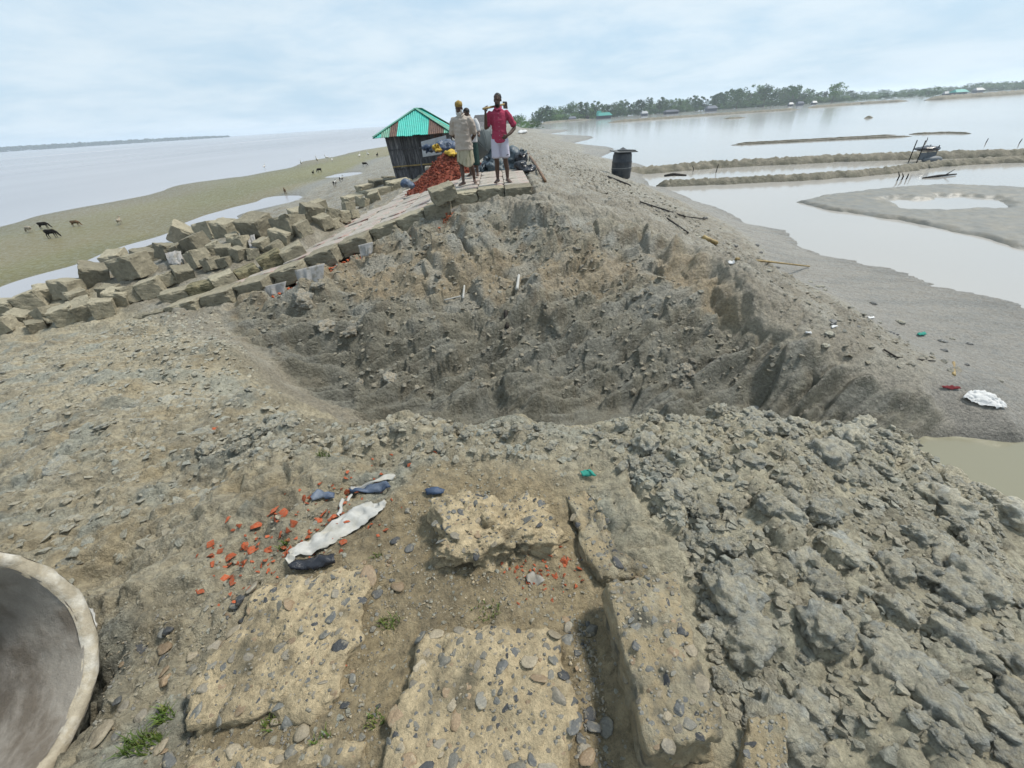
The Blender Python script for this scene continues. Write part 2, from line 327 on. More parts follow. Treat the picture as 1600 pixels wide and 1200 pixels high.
# embankment running away
for y, cz in ((12.5, .2), (16, .22), (21, .24), (30, .33), (45, .5), (70, .75), (110, .9), (160, .9)):
    sh = 8.6+(2.2 if y > 60 else y/40)
    for x, z in ((-1.5, cz-.1), (.9, cz-.05), (0, cz), (2.2, cz-.4), (3.6, cz-.85), (5.4, cz-1.35), (sh, -2.21), (sh+4, -2.75), (sh+30, -2.9),
                 (-3.7, cz-.85), (-7, -1.35), (-10.5, -1.8), (-12.8, -2.21), (-14.4, -2.36), (-16.5, -2.14)): Wp(x, y+rnd.uniform(-.2, .2), z)
    bx = {12.5: -26, 16: -27, 21: -28.5, 30: -30.2, 45: -30.7, 70: -28.5, 110: -24.5, 160: -20}[y]
    Wp((bx-16)/2, y, -2.12); Wp(bx+2, y, -2.13); Wp(bx, y, -2.2); Wp(bx-3, y, -2.34); Wp(bx-14, y, -2.8); Wp(bx-40, y, -3.2)
for y in (-3, 4, 8): Wp(-16.5-(.6*y if y > 0 else 0)*0, y, -2.16); Wp(-22, y, -2.18); Wp(-26, y, -2.25); Wp(-60, y, -3.2)
# rubble ridge under the tumbled blocks
for a in [(60, 475, -1.5), (140, 440, -1.15), (215, 420, -1.05), (290, 395, -.85), (340, 385, -.72), (400, 375, -.62), (450, 360, -.55), (500, 342, -.42), (230, 455, -1.2), (330, 425, -1.0), (420, 405, -.9)]: P(*a)
CPA = np.array(CP, float)
def phi(d2): return np.sqrt(d2+.0025)
def rbf_fit():
    X = CPA[:, :2]; d2 = ((X[:, None]-X[None])**2).sum(2)
    n = len(X); A = np.zeros((n+3, n+3)); A[:n, :n] = phi(d2)-np.eye(n)*.02
    A[:n, n] = 1; A[:n, n+1:] = X; A[n, :n] = 1; A[n+1:, :n] = X.T
    return np.linalg.lstsq(A, np.concatenate([CPA[:, 2], [0, 0, 0]]), rcond=None)[0]
WGT = rbf_fit()
def base_z(x, y):
    z = WGT[-3]+WGT[-2]*x+WGT[-1]*y
    for (cx, cy, _), k in zip(CP, WGT): z = z+k*phi((x-cx)**2+(y-cy)**2)
    return z

def axis(brk):
    """brk: list of (coordinate, spacing); spacing changes linearly in between"""
    xs = [brk[0][0]]; i = 0
    while xs[-1] < brk[-1][0]:
        while i < len(brk)-2 and xs[-1] >= brk[i+1][0]: i += 1
        (a, sa), (b, sb) = brk[i], brk[i+1]; t = min(1, max(0, (xs[-1]-a)/(b-a)))
        xs.append(xs[-1]+sa*(1-t)+sb*t)
    return np.array(xs)
GX = axis([(-90, 4), (-32, .5), (-12, .1), (-6, .04), (-2.6, .013), (2.6, .013), (6, .03), (11, .09), (22, .6), (60, 4)])
GY = axis([(-5, .3), (-.2, .08), (.35, .012), (2.4, .012), (3.4, .04), (4.4, .025), (10, .033), (14, .09), (26, .25), (60, .9), (170, 4)])
XX, YY = np.meshgrid(GX, GY)
print('ground grid', XX.shape, XX.size)
BZ = base_z(XX, YY)

def poly_mask(poly, soft):
    poly = np.array(poly); inside = np.zeros(XX.shape, bool); dmin = np.full(XX.shape, 1e9)
    for i in range(len(poly)):
        x0, y0 = poly[i]; x1, y1 = poly[(i+1) % len(poly)]
        c = ((y0 > YY) != (y1 > YY)) & (XX < (x1-x0)*(YY-y0)/((y1-y0) or 1e-9)+x0); inside ^= c
        t = np.clip(((XX-x0)*(x1-x0)+(YY-y0)*(y1-y0))/((x1-x0)**2+(y1-y0)**2), 0, 1)
        dmin = np.minimum(dmin, np.hypot(XX-x0-t*(x1-x0), YY-y0-t*(y1-y0)))
    sd_ = np.where(inside, dmin, -dmin); return sstep(-soft, soft, sd_)
def pl(*pts): return [tuple(at(*p)[:2]) for p in pts]
FACE = pl((690, 325, -.1), (600, 370, -.5), (520, 400, -.8), (400, 455, -1.1), (330, 490, -1.2), (400, 580, -1.75), (470, 640, -2.1)) + [(-1.2, 4.2), (0, 4), (2, 3.9), (4.4, 3.6)] + pl((1480, 655, -2.0), (1440, 612, -1.72), (1270, 535, -1.35), (1160, 455, -.98), (1100, 395, -.7), (1000, 345, -.38), (830, 318, .08))
near = sstep(3.9, 3.2, YY-np.maximum(0, -XX-1.5)*.75) * sstep(-14, -9, XX)       # near side of the breach
near = np.where((XX > 4.4), near*sstep(5.0, 4.2, XX), near)
face = poly_mask(FACE, .18)
near = np.clip(near-face, 0, 1)
rightness = sstep(-.1, .8, XX)
flat = sstep(-1.55, -1.8, BZ)*sstep(4.0, 5.0, XX)*(1-face)*(1-near)              # mud flat
beach = sstep(-12.5, -14, XX)*(1-near)
bankside = np.clip(1-near-face-flat-beach, 0, 1)
blockpad = poly_mask([(-1.15, .2), (-.95, 1.05), (-.5, 1.55), (.16, 1.52), (.36, 1.05), (.52, .2)], .10)    # ground packed between the slabs
near_l = near*(1-rightness)*(1-blockpad); near_r = near*rightness*(1-blockpad)

def clods(sc, s, amp, jit=.25):
    msk = {1: near_r > .01, 2: near_l > .01, 3: face > .01, 4: near*blockpad > .01, 5: (bankside > .01) & (YY < 60)}[CUR[0]]
    x = XX[msk]; y = YY[msk]
    wx = x+.25*sc*vnoise(x/sc*1.3, y/sc*1.3, s+5); wy = y+.25*sc*vnoise(x/sc*1.3+7, y/sc*1.3, s+6)
    f1, f2, i = worley(wx/sc, wy/sc, s)
    dome = np.sqrt(np.clip(1-(f1*1.15)**2, 0, 1))*sstep(0, .25, f2-f1)
    o = np.zeros(XX.shape); o[msk] = amp*dome*(jit+(1-jit)*i*1.3); return o
def facets(sc, s, amp, ax=1., ay=1., rot=0.):
    """clay broken into tilted flat chunks"""
    msk = {1: near_r > .01, 2: near_l > .01, 3: face > .01}[CUR[0]]
    x0 = XX[msk]; y0 = YY[msk]; x0 = x0+.3*sc*vnoise(x0/sc*.9, y0/sc*.9, s+7); y0 = y0+.3*sc*vnoise(x0/sc*.9+3, y0/sc*.9, s+8)
    cr, sr = math.cos(rot), math.sin(rot); x = (x0*cr+y0*sr)/sc/ax; y = (-x0*sr+y0*cr)/sc/ay
    ix = np.floor(x); iy = np.floor(y); f1 = np.full(x.shape, 9.); h = np.zeros(x.shape)
    for dx in (-1, 0, 1):
        for dy in (-1, 0, 1):
            cx = ix+dx; cy = iy+dy; px = cx+.1+.8*_h(cx, cy, s+1); py = cy+.1+.8*_h(cx, cy, s+2); d = np.hypot(px-x, py-y); n1 = d < f1
            a = _h(cx, cy, s+3)*2*np.pi; st = .4+.8*_h(cx, cy, s+4)
            h = np.where(n1, ((x-px)*np.cos(a)+(y-py)*np.sin(a))*st+(_h(cx, cy, s+5)-.5)*.7, h); f1 = np.where(n1, d, f1)
    o = np.zeros(XX.shape); o[msk] = amp*h; return o
CUR = [1]
def terrace(v, step, sharp=.25):
    q = v/step; f = np.floor(q); return step*(f+sstep(.5-sharp, .5+sharp, q-f))
# right: rounded lumps
lumpy = sstep(-.35, .15, vnoise(XX*2.1, YY*2.1, 78))
dr = (.09*fbm(XX*.9, YY*.9, 3, 3) + clods(.30, 11, .06)*sstep(-.1, .35, vnoise(XX*1.4, YY*1.4, 77)) + (.15+.85*lumpy)*(clods(.15, 21, .04)+clods(.075, 31, .022)+clods(.036, 35, .011))
      + .03*np.abs(fbm(XX*5, YY*5, 4, 44, .55)) + .012*fbm(XX*18, YY*18, 4, 41, .6))
# left: flaky plates lying flat
CUR[0] = 2; fl = fbm(XX*2.2+.25*vnoise(XX*5, YY*5, 9), YY*3.0, 5, 50, .6)
dl = .10*fbm(XX*.7, YY*.7, 3, 8) + terrace(fl*.16, .03, .42) + facets(.16, 431, .030, 1.3, .9) + facets(.07, 441, .014, 1.3, .9) + .022*np.abs(fbm(XX*6, YY*7, 4, 59, .55)) + clods(.16, 61, .02)*sstep(0, .4, vnoise(XX*1.2, YY*1.2, 66)) + clods(.07, 62, .010)*sstep(-.2, .3, vnoise(XX*2, YY*2, 67)) + .016*fbm(XX*20, YY*20, 4, 71, .6)
# cut face: clawed grooves going up to the right, broken clay between
ux = XX*.9+YY*.43; uy = -XX*.43+YY*.9
wob = .12*fbm(XX*1.1, YY*1.1, 3, 80)
gro = fbm(ux*.35, (uy+wob*.5)*4.2, 2, 81, .4); gro2 = fbm(ux*.6+5, (uy+wob)*2.5, 2, 86, .5)
ux2 = XX*.93+YY*.37; uy2 = -XX*.37+YY*.93
gro3 = fbm(ux2*.35, (uy2+wob*.5)*4.2, 2, 181, .4)
low = sstep(-1.0, -1.8, BZ); rside = sstep(1.6, 3.0, XX)
sm = sstep(.05, .3, fbm(XX*1.3, YY*1.3, 2, 91))                                   # smeared smooth patches
CUR[0] = 3; mid = sstep(.1, .5, vnoise(XX*.7, YY*.7, 191)+.35)
hx = XX+.3*vnoise(XX*.9, YY*.9, 300)
strat = fbm(hx*.8+YY*.15, YY*2.0-XX*.25, 4, 83, .55)
lw = .30+.70*low; RG = math.atan2(.45, .9)
df = (.36*fbm(XX*.7, YY*.7, 3, 82) + clods(.9, 187, .20)*sstep(-.3, .2, vnoise(XX*.6, YY*.6, 188))*(1-.65*low)
      + facets(.60, 401, .15, 2.0, .8, RG) + (1-.55*sm)*(facets(.26, 411, .07, 1.8, .8, RG) + facets(.12, 421, .030, 1.6, .8, RG)) + (1-.7*sm)*(terrace(strat*.20, .10, .48) + clods(.11, 88, .010) + clods(.055, 89, .006))
      + lw*(1-rside)*(.55*(np.abs(gro)-.15)+.10*gro2) + lw*rside*.55*(np.abs(gro3)-.15) + .012*fbm(XX*9, YY*9, 4, 84, .6))
for _ in range(1):                                                                # weathered: no knife edges between chunks
    df[1:-1, 1:-1] = .4*df[1:-1, 1:-1]+.15*(df[:-2, 1:-1]+df[2:, 1:-1]+df[1:-1, :-2]+df[1:-1, 2:])
# packed earth between slabs, bank side, flat, beach
CUR[0] = 4; dp = .05*fbm(XX*2.2, YY*2.2, 3, 95) + .03*np.abs(fbm(XX*8, YY*8, 4, 99, .6)) + .012*fbm(XX*14, YY*14, 4, 96) + clods(.05, 97, .012)*sstep(0, .3, vnoise(XX*4, YY*4, 98))
CUR[0] = 5; db = (.16*fbm(XX*.8, YY*.8, 5, 100, .6) + clods(.35, 107, .07)*sstep(.0, .4, vnoise(XX*.6, YY*.6, 108)) + clods(.2, 101, .05)*sstep(-.1, .4, vnoise(XX*.9, YY*.9, 102)) + .03*fbm(XX*5, YY*5, 4, 104)+clods(.09, 105, .02))*sstep(60, 20, YY)+.12*fbm(XX*.4, YY*.4, 3, 106)*sstep(15, 40, YY)
dm = .025*fbm(XX*.7+YY*.3, YY*1.6, 3, 110) + .012*fbm(XX*1.2, YY*6, 3, 111)+.008*fbm(XX*9, YY*9, 2, 112)
dbe = .035*fbm(XX*.25, YY*.08, 3, 120)
road = sstep(1.5, .6, np.abs(XX+.3))*sstep(11, 12.5, YY)
D = near_r*dr+near_l*dl+near*blockpad*dp+face*df+bankside*db*(1-.6*road)+flat*dm+beach*dbe
# bite in the left foreground where a spade-cut hollow shows
hp = at(150, 885, -.1); hol = np.exp(-(((XX-hp.x)/.30)**2+((YY-hp.y)/.13)**2)); D = D-.16*hol
# gap beside the tilted slabs
for (a, b, wd, dz) in (((905, 810), (950, 890), .045, .07), ((925, 960), (955, 1180), .045, .03)):
    A_ = at(*a, 0); B_ = at(*b, 0); t = np.clip(((XX-A_.x)*(B_.x-A_.x)+(YY-A_.y)*(B_.y-A_.y))/((B_-A_).length_squared), 0, 1)
    dd = np.hypot(XX-A_.x-t*(B_.x-A_.x), YY-A_.y-t*(B_.y-A_.y)); D = D-dz*np.exp(-(dd/wd)**2)
pe_ = [tuple(at(*q)[:2]) for q in ((832, 292, .27), (700, 303, .2), (505, 392, -.55), (400, 440, -.86))]; pvm = poly_mask(pe_+[(pe_[3][0]+.2, pe_[3][1]+2.2), (pe_[2][0]-.4, pe_[2][1]+5.8), (pe_[1][0]-2.2, pe_[1][1]+7.6), (pe_[0][0], pe_[0][1]+6.6)], .12)
D = D*(1-.8*pvm)-.20*pvm
pc_ = Vector((-1.95, .52)); D = D-.42*np.exp(-((((XX-pc_.x)/.40)**2+((YY-pc_.y)/.34)**2)**2))
HZ = BZ+D
HZ = np.where((face > .02) & (XX < 3.4), np.maximum(HZ, WL+.03+.05*np.clip(HZ-WL+.3, 0, 1)), HZ)
dampen = sstep(14, 25, np.abs(XX))*0
# tints: real soil colours, patchy
def mixc(a, b, t): return a*(1-t[..., None])+np.array(b)*t[..., None]
C = np.zeros(XX.shape+(3,)); C[:] = (.41, .37, .285)
pat = fbm(XX*1.6, YY*1.6, 4, 130); pat2 = fbm(XX*4, YY*4, 4, 140); blue = sstep(.08, .3, fbm(XX*2.2, YY*2.2, 4, 150))
C = mixc(C, (.36, .30, .20), sstep(.0, .4, pat)*.7)
C = mixc(C, (.33, .345, .315), blue*(near*.75*(1-blockpad)))
C = mixc(C, (.445, .42, .335), near_r*.6)
C = mixc(C, (.35, .285, .185), blockpad*near*.9)
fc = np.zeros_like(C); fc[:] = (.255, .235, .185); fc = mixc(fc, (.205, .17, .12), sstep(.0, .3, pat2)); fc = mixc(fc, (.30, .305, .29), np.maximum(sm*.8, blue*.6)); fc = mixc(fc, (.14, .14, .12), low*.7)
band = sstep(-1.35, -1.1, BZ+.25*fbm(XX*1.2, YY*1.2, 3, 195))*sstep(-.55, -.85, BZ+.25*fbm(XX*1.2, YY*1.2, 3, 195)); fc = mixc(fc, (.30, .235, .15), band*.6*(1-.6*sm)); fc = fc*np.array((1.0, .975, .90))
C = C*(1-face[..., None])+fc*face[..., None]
bc = np.zeros_like(C); bc[:] = (.265, .235, .185); bc = mixc(bc, (.34, .315, .265), sstep(-.1, .3, pat)); bc = mixc(bc, (.26, .235, .19), sstep(.1, .4, pat2)*.6)
C = C*(1-bankside[..., None])+bc*bankside[..., None]
mc = np.zeros_like(C); mc[:] = (.275, .255, .22); mc = mixc(mc, (.225, .215, .19), sstep(-.1, .35, fbm(XX*.6+YY*.2, YY*2.0, 4, 160)))
C = C*(1-flat[..., None])+mc*flat[..., None]
be = np.zeros_like(C); be[:] = (.215, .195, .07); be = mixc(be, (.25, .205, .10), sstep(-.2, .3, fbm(XX*.12, YY*.05, 3, 170))*.8); be = mixc(be, (.25, .225, .18), sstep(-21, -28, XX)*.4)
wet = sstep(-16.4, -14.5, XX); be = mixc(be, (.24, .225, .185), wet)
C = C*(1-beach[..., None])+be*beach[..., None]
C *= .70*(1+.12*fbm(XX*11, YY*11, 3, 175))[..., None]
wetp = sstep(.02, .3, fbm(XX*1.1+3, YY*1.1, 4, 190, .6))
C *= (1+(.06+.10*rightness)*near*(1-wetp)-.24*near*wetp-.10*bankside*wetp+.06*face)[..., None]*(1-near[..., None]*np.array((.035, .055, .13))-bankside[..., None]*np.array((.02, .02, .06)))
C *= (1-.22*(flat+beach)*sstep(WL+.12, WL, HZ))[..., None]     # damp margin along the water
ny, nx = XX.shape
idx = np.arange(nx*ny).reshape(ny, nx)
F4 = np.stack([idx[:-1, :-1], idx[:-1, 1:], idx[1:, 1:], idx[1:, :-1]], -1).reshape(-1, 4)
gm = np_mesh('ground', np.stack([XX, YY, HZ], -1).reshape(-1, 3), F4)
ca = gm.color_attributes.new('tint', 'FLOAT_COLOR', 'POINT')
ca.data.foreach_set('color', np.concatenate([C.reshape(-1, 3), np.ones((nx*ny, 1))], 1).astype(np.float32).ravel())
ground = tag(link('ground', gm, M['mud']), 'dug and flooded mud embankment with flats on both sides', 'ground', kind='structure')

def hz(x, y):
    i = int(np.clip(np.searchsorted(GX, x)-1, 0, nx-2)); j = int(np.clip(np.searchsorted(GY, y)-1, 0, ny-2))
    u = (x-GX[i])/(GX[i+1]-GX[i]); v = (y-GY[j])/(GY[j+1]-GY[j]); u = min(1, max(0, u)); v = min(1, max(0, v))
    return float((HZ[j, i]*(1-u)+HZ[j, i+1]*u)*(1-v)+(HZ[j+1, i]*(1-u)+HZ[j+1, i+1]*u)*v)
def gn(x, y, e=.06):
    return Vector((hz(x-e, y)-hz(x+e, y), hz(x, y-e)-hz(x, y+e), 2*e)).normalized()
def G(px, py):
    """ground point under a sight line"""
    r = ray(px, py).normalized(); t = .3; o = Vector((0, 0, EYE)); last = t
    while t < 400:
        p = o+r*t
        if p.z < max(hz(p.x, p.y), WL):
            for _ in range(14):
                m_ = (last+t)/2; q = o+r*m_
                if q.z < max(hz(q.x, q.y), WL): t = m_
                else: last = m_
            return o+r*t
        last = t; t += .02+t*.006
    return at(px, py, WL)

# ------------------------------------------------------------------ water
def sheet(name, x0, x1, y0, y1, z, m):
    bm = bmesh.new(); bm.faces.new([bm.verts.new(p) for p in ((x0, y0, z), (x1, y0, z), (x1, y1, z), (x0, y1, z))])
    return link(name, bm_mesh(name, bm), m)
tag(sheet('sea', -3800, -1, -400, 3800, WL, M['sea']), 'wide pale grey sea left of the embankment', 'sea', kind='structure')
tag(sheet('flood_water', -1, 3800, -400, 3800, WL, M['flood']), 'still silty flood water over the fields', 'water', kind='structure')

M['pool'] = water_mat('pool_water', (.20, .19, .135), .12, .10, 2.5, (1, 1, 1))
tag(sheet('breach_pool', 3.3, 8.2, 1.6, 4.5, WL+.006, M['pool']), 'muddy pool left in the breach at the right edge', 'pool', kind='structure')

# ------------------------------------------------------------------ clods
def ico(sub):
    bm = bmesh.new(); bmesh.ops.create_icosphere(bm, subdivisions=sub, radius=1); bm.verts.ensure_lookup_table()
    V = np.array([v.co[:] for v in bm.verts]); Fc = np.array([[v.index for v in f.verts] for f in bm.faces]); bm.free(); return V, Fc
def lump(sub, seed, rough=.35, flat_=.75, freq=1.3):
    V, Fc = ico(sub); o = Vector((seed*7.3, seed*3.1, seed*1.7)); out_ = []
    for v in V:
        q = Vector(v); n1 = mnoise.fractal(q*freq+o, .8, 2.2, 5); c = mnoise.voronoi(q*1.9+o)[0]
        k = 1+rough*n1+.35*rough*(c[1]-c[0]-.3)
        if sub >= 4: k += .30*rough*mnoise.fractal(q*3.6+o, .7, 2.1, 4)-.25*rough*abs(mnoise.noise(q*6+o))
        out_.append(q*k)
    out_ = np.array([p[:] for p in out_]); out_[:, 2] *= flat_; return out_, Fc
def chunk(sub, seed, flat_=.75, planes=13, soft=.0, rough=.10):
    """broken clay: a sphere cut by random planes, then roughened"""
    r = random.Random(seed*31+5); V, Fc = ico(sub); pn = []
    for i in range(planes):
        d = Vector((r.gauss(0, 1), r.gauss(0, 1), r.gauss(0, 1))).normalized(); pn.append((d, r.uniform(.52, .95)))
    o = Vector((seed*7.3, seed*3.1, seed*1.7)); out_ = []
    for v in V:
        q = Vector(v); rad = 1.15
        for d, h in pn:
            c = d.dot(q)
            if c > 1e-3: rad = min(rad, h/c)
        rad = min(rad, 1.15)*(1+1.3*rough*mnoise.fractal(q*1.5+o, .8, 2.1, 4)+rough*(.7*mnoise.fractal(q*4+o, .7, 2.1, 4)-.6*abs(mnoise.noise(q*5.5+o)) if sub > 2 else 0))
        out_.append((q*rad)[:])
    out_ = np.array(out_); out_[:, 2] *= flat_; return out_, Fc
def hull(seed, flat_=.7, n=11):
    r = random.Random(seed*17+3); bm = bmesh.new()
    for i in range(n):
        d = Vector((r.gauss(0, 1), r.gauss(0, 1), r.gauss(0, 1))).normalized()*r.uniform(.75, 1.05); bm.verts.new((d.x, d.y*r.uniform(.8, 1), d.z*flat_))
    g = bmesh.ops.convex_hull(bm, input=bm.verts[:]); bmesh.ops.delete(bm, geom=list({v for v in g['geom_interior'] if isinstance(v, bmesh.types.BMVert)}), context='VERTS')
    bmesh.ops.triangulate(bm, faces=bm.faces); bm.verts.index_update(); V = np.array([v.co[:] for v in bm.verts]); Fc = np.array([[v.index for v in f.verts] for f in bm.faces]); bm.free(); return V, Fc
CL = []
for i in range(9):
    V, Fc = chunk(4, i+1, .78, 22, 0, .26) if i % 3 == 0 else lump(4, i+1, .40, .82, 2.0); CL.append(np_mesh('clod_%d' % i, V, Fc))
def scatter_poly(poly, n, r):
    xs = [p[0] for p in poly]; ys = [p[1] for p in poly]; o = []
    while len(o) < n:
        x = r.uniform(min(xs), max(xs)); y = r.uniform(min(ys), max(ys)); ins = False
        for i in range(len(poly)):
            (x0, y0), (x1, y1) = poly[i], poly[(i+1) % len(poly)]
            if (y0 > y) != (y1 > y) and x < (x1-x0)*(y-y0)/(y1-y0)+x0: ins = not ins
        if ins: o.append((x, y))
    return o
RB = pl((960, 655, 0), (1150, 652, -.1), (1300, 658, -.25), (1420, 680, -.5), (1560, 780, -1.1), (1600, 900, -.5), (1600, 1200, -.1), (1150, 1200, 0), (1120, 1000, 0), (1060, 880, 0), (960, 740, 0))
NB = pl((480, 660, -.1), (800, 655, 0), (960, 655, 0), (960, 740, 0), (860, 735, 0), (690, 735, 0), (560, 720, 0), (380, 740, -.1), (280, 680, -.3))
LB = pl((0, 900, -.1), (0, 560, -1.2), (200, 510, -1.3), (330, 520, -1.0), (430, 620, -.45), (480, 660, -.1), (380, 760, -.1), (300, 860, -.05), (180, 900, -.1))
BPB = pl((140, 1190, 0), (140, 960, 0), (330, 880, 0), (560, 740, 0), (690, 700, 0), (960, 700, 0), (960, 960, 0), (990, 1200, 0))
RSB = pl((960, 745, 0), (1065, 870, 0), (1150, 1160, 0), (1250, 1160, 0), (1160, 900, 0), (1050, 745, 0))
def put_clod(x, y, s, lab, grp, fl=1., sink=.25, m='clod'):
    o = own('mud_clod', CL[rnd.randrange(len(CL))], M[m])
    sx, sy, sz = s*rnd.uniform(.8, 1.25), s*rnd.uniform(.75, 1.1), s*rnd.uniform(.7, 1.0)*fl
    o.scale = (sx, sy, sz); o.rotation_mode = 'QUATERNION'
    q = Vector((0, 0, 1)).rotation_difference((gn(x, y, .1)+Vector((0, 0, .6))).normalized())
    o.rotation_quaternion = q @ Euler((rnd.uniform(-.25, .25), rnd.uniform(-.25, .25), rnd.uniform(0, 6.3))).to_quaternion()
    o.location = (x, y, hz(x, y)+sz*(.72-sink*2)*.6)
    return tag(o, lab, 'clod', grp)
# named big ones on the right, set where they lie
big = [(1165, 1010, .135, 'pale grey knobbly mud clod right beside the long tilted slab'), (1395, 1050, .12, 'large rounded mud clod low in the right spoil heap'), (1470, 790, .15, 'broad smooth grey mud slab near the pool edge'),
       (1580, 810, .17, 'biggest smooth grey lump at the right edge'), (1510, 910, .11, 'bluish grey lump below the smooth slabs'), (1290, 715, .11, 'angular dark sided clod in the middle of the spoil'),
       (1350, 665, .13, 'dark ragged clod on the rim above the pool'), (1140, 935, .085, 'bluish clod with a dark hollow under it'), (1545, 930, .1, 'low grey lump at the right edge of spoil'), (1285, 800, .07, 'small angular grey stone shaped clod in mid spoil'),
       (1255, 885, .075, 'pale flat bluish clod on the spoil'), (1400, 950, .08, 'light clod under the bluish lump'), (1240, 790, .11, 'crumbly clod by the smooth mud patch'), (1330, 870, .09, 'round grey clod in centre of right spoil'),
       (1500, 1010, .09, 'brown grey clod near lower right corner'), (1460, 1110, .1, 'tall clod leaning at the bottom right'), (1220, 1150, .09, 'upright pale slab of clay at the bottom edge'), (1560, 1140, .1, 'clod in the extreme lower right corner')]
for px, py, s, lab in big:
    p = G(px, py); put_clod(p.x, p.y, s, lab, 'large mud clods on the right')
for poly, n, lo, hi, lab, grp_, fl, sink in ((RB, 150, .035, .085, 'middling grey clay clod in the dug spoil on the right', 'clay clods in the right spoil', 1., .25), (RSB, 26, .025, .05, 'clay clod fallen against the right side of the long slabs', 'clods beside the long slabs', 1., .2), (NB, 40, .03, .06, 'dark grey clod along the rim of the breach', 'clods on the breach rim', .85, .25), (LB, 70, .035, .085, 'flat grey mud flake on the left slope', 'mud flakes on the left slope', .4, .3)):
    for x, y in scatter_poly(poly, n, rnd):
        s = lo+(hi-lo)*rnd.random()**1.8; put_clod(x, y, s, lab, grp_, fl, sink)
for x, y in scatter_poly(pl((690, 340, -.1), (540, 410, -.8), (420, 480, -1.1), (460, 600, -1.8), (620, 630, -2.0), (1000, 630, -2.0), (1250, 610, -2.0), (1160, 480, -1), (1000, 370, -.4)), 45, rnd):
    put_clod(x, y, .05+.12*rnd.random()**2, 'broken clay lump sticking out of the cut face', 'broken lumps in the cut face', .8, .3, 'faceclod')
# the uncountable rest
def crumbs(name, polys, label, m='clodbits'):
    Vs = []; Fs = []; base = [hull(30+i, .8, 16) for i in range(8)]; base1 = [hull(50+i, .75, 10) for i in range(8)]; off = 0
    for poly, n, lo, hi, fl in polys:
        for x, y in scatter_poly(poly, n, rnd):
            s = lo+(hi-lo)*rnd.random()**3
            V, Fc = (base if s > .016 else base1)[rnd.randrange(8)]
            m_ = np.array((Euler((rnd.uniform(-.5, .5), rnd.uniform(-.5, .5), rnd.uniform(0, 6.3))).to_matrix() @ Matrix.Diagonal((s*rnd.uniform(.8, 1.3), s, s*fl*rnd.uniform(.7, 1)))))
            Vs.append(V @ m_.T+np.array((x, y, hz(x, y)+s*.12*fl))); Fs.append(Fc+off); off += len(V)
    return tag(link(name, np_mesh(name, np.concatenate(Vs), np.concatenate(Fs), False), M[m]), label, 'crumbs', kind='stuff')
EB = pl((190, 508, -1.3), (340, 488, -1.2), (430, 590, -.6), (470, 650, -.15), (290, 640, -.4))
LITF = [(1.0, 12), (3.5, 12), (6.0, 16), (7.0, 26), (8.0, 40), (1.0, 40)]
LITB = pl((850, 250, .1), (930, 300, -.4), (1100, 390, -.8), (1270, 530, -1.3), (1440, 600, -1.8), (1500, 590, -1.9), (1250, 440, -1.6), (1050, 330, -1.2), (920, 240, -.4))
FB = pl((690, 330, -.1), (520, 405, -.8), (380, 470, -1.1), (440, 600, -1.8), (620, 635, -2.2), (1000, 635, -2.2), (1250, 620, -2.1), (1160, 470, -1), (1000, 360, -.4))
crumbs('clay_crumbs', [(BPB, 2600, .003, .013, .8), (RSB, 700, .005, .03, .9), (RB, 5200, .005, .030, .9), (NB, 1900, .005, .030, .8), (LB, 4200, .006, .040, .5), (EB, 1500, .01, .05, .5)], 'small clay crumbs strewn over the dug mud')
crumbs('face_crumbs', [(FB, 4200, .010, .06, .65), (LITB, 3600, .010, .06, .6), (LITF, 900, .015, .08, .5)], 'crumbled clay over the cut face and the field side bank', 'facebits')

# ------------------------------------------------------------------ foreground concrete slabs with river stones
def slab_mesh(name, quad, depth, n=34, rough=.02, rnd_r=.12, seed=1):
    """quad: 4 world corners of the top (near-left, near-right, far-right, far-left)"""
    a, b, c, d = [Vector(q) for q in quad]
    bm = bmesh.new(); bmesh.ops.create_cube(bm, size=2)
    bmesh.ops.subdivide_edges(bm, edges=bm.edges, cuts=n, use_grid_fill=True)
    cx = (a+b+c+d)/4
    for v in bm.verts:
        p = v.co.copy(); q = Vector((max(-1+rnd_r, min(1-rnd_r, p.x)), max(-1+rnd_r, min(1-rnd_r, p.y)), max(-1+rnd_r*1.4, min(1-rnd_r*1.4, p.z))))
        dlt = p-q
        if dlt.length > 1e-6: p = q+dlt.normalized()*min(dlt.length, rnd_r)
        u = (p.x+1)/2; w_ = (p.y+1)/2
        top = a*(1-u)*(1-w_)+b*u*(1-w_)+c*u*w_+d*(1-u)*w_
        pos = top+Vector((0, 0, (p.z-1)/2*depth))
        o_ = Vector((seed*3.3, seed*5.1, 0))
        k = rough*(mnoise.fractal(pos*6+o_, .8, 2.1, 5))+rough*.35*mnoise.fractal(pos*28+o_, .8, 2.1, 3)
        v.co = pos+(pos-(cx-Vector((0, 0, depth/2)))).normalized()*k*2.0
    return bm_mesh(name, bm, True)
PB = []
for i in range(8):
    V, Fc = chunk(3, 60+i, .6, 9, 0, .05); PB.append(np_mesh('pebble_%d' % i, V, Fc))
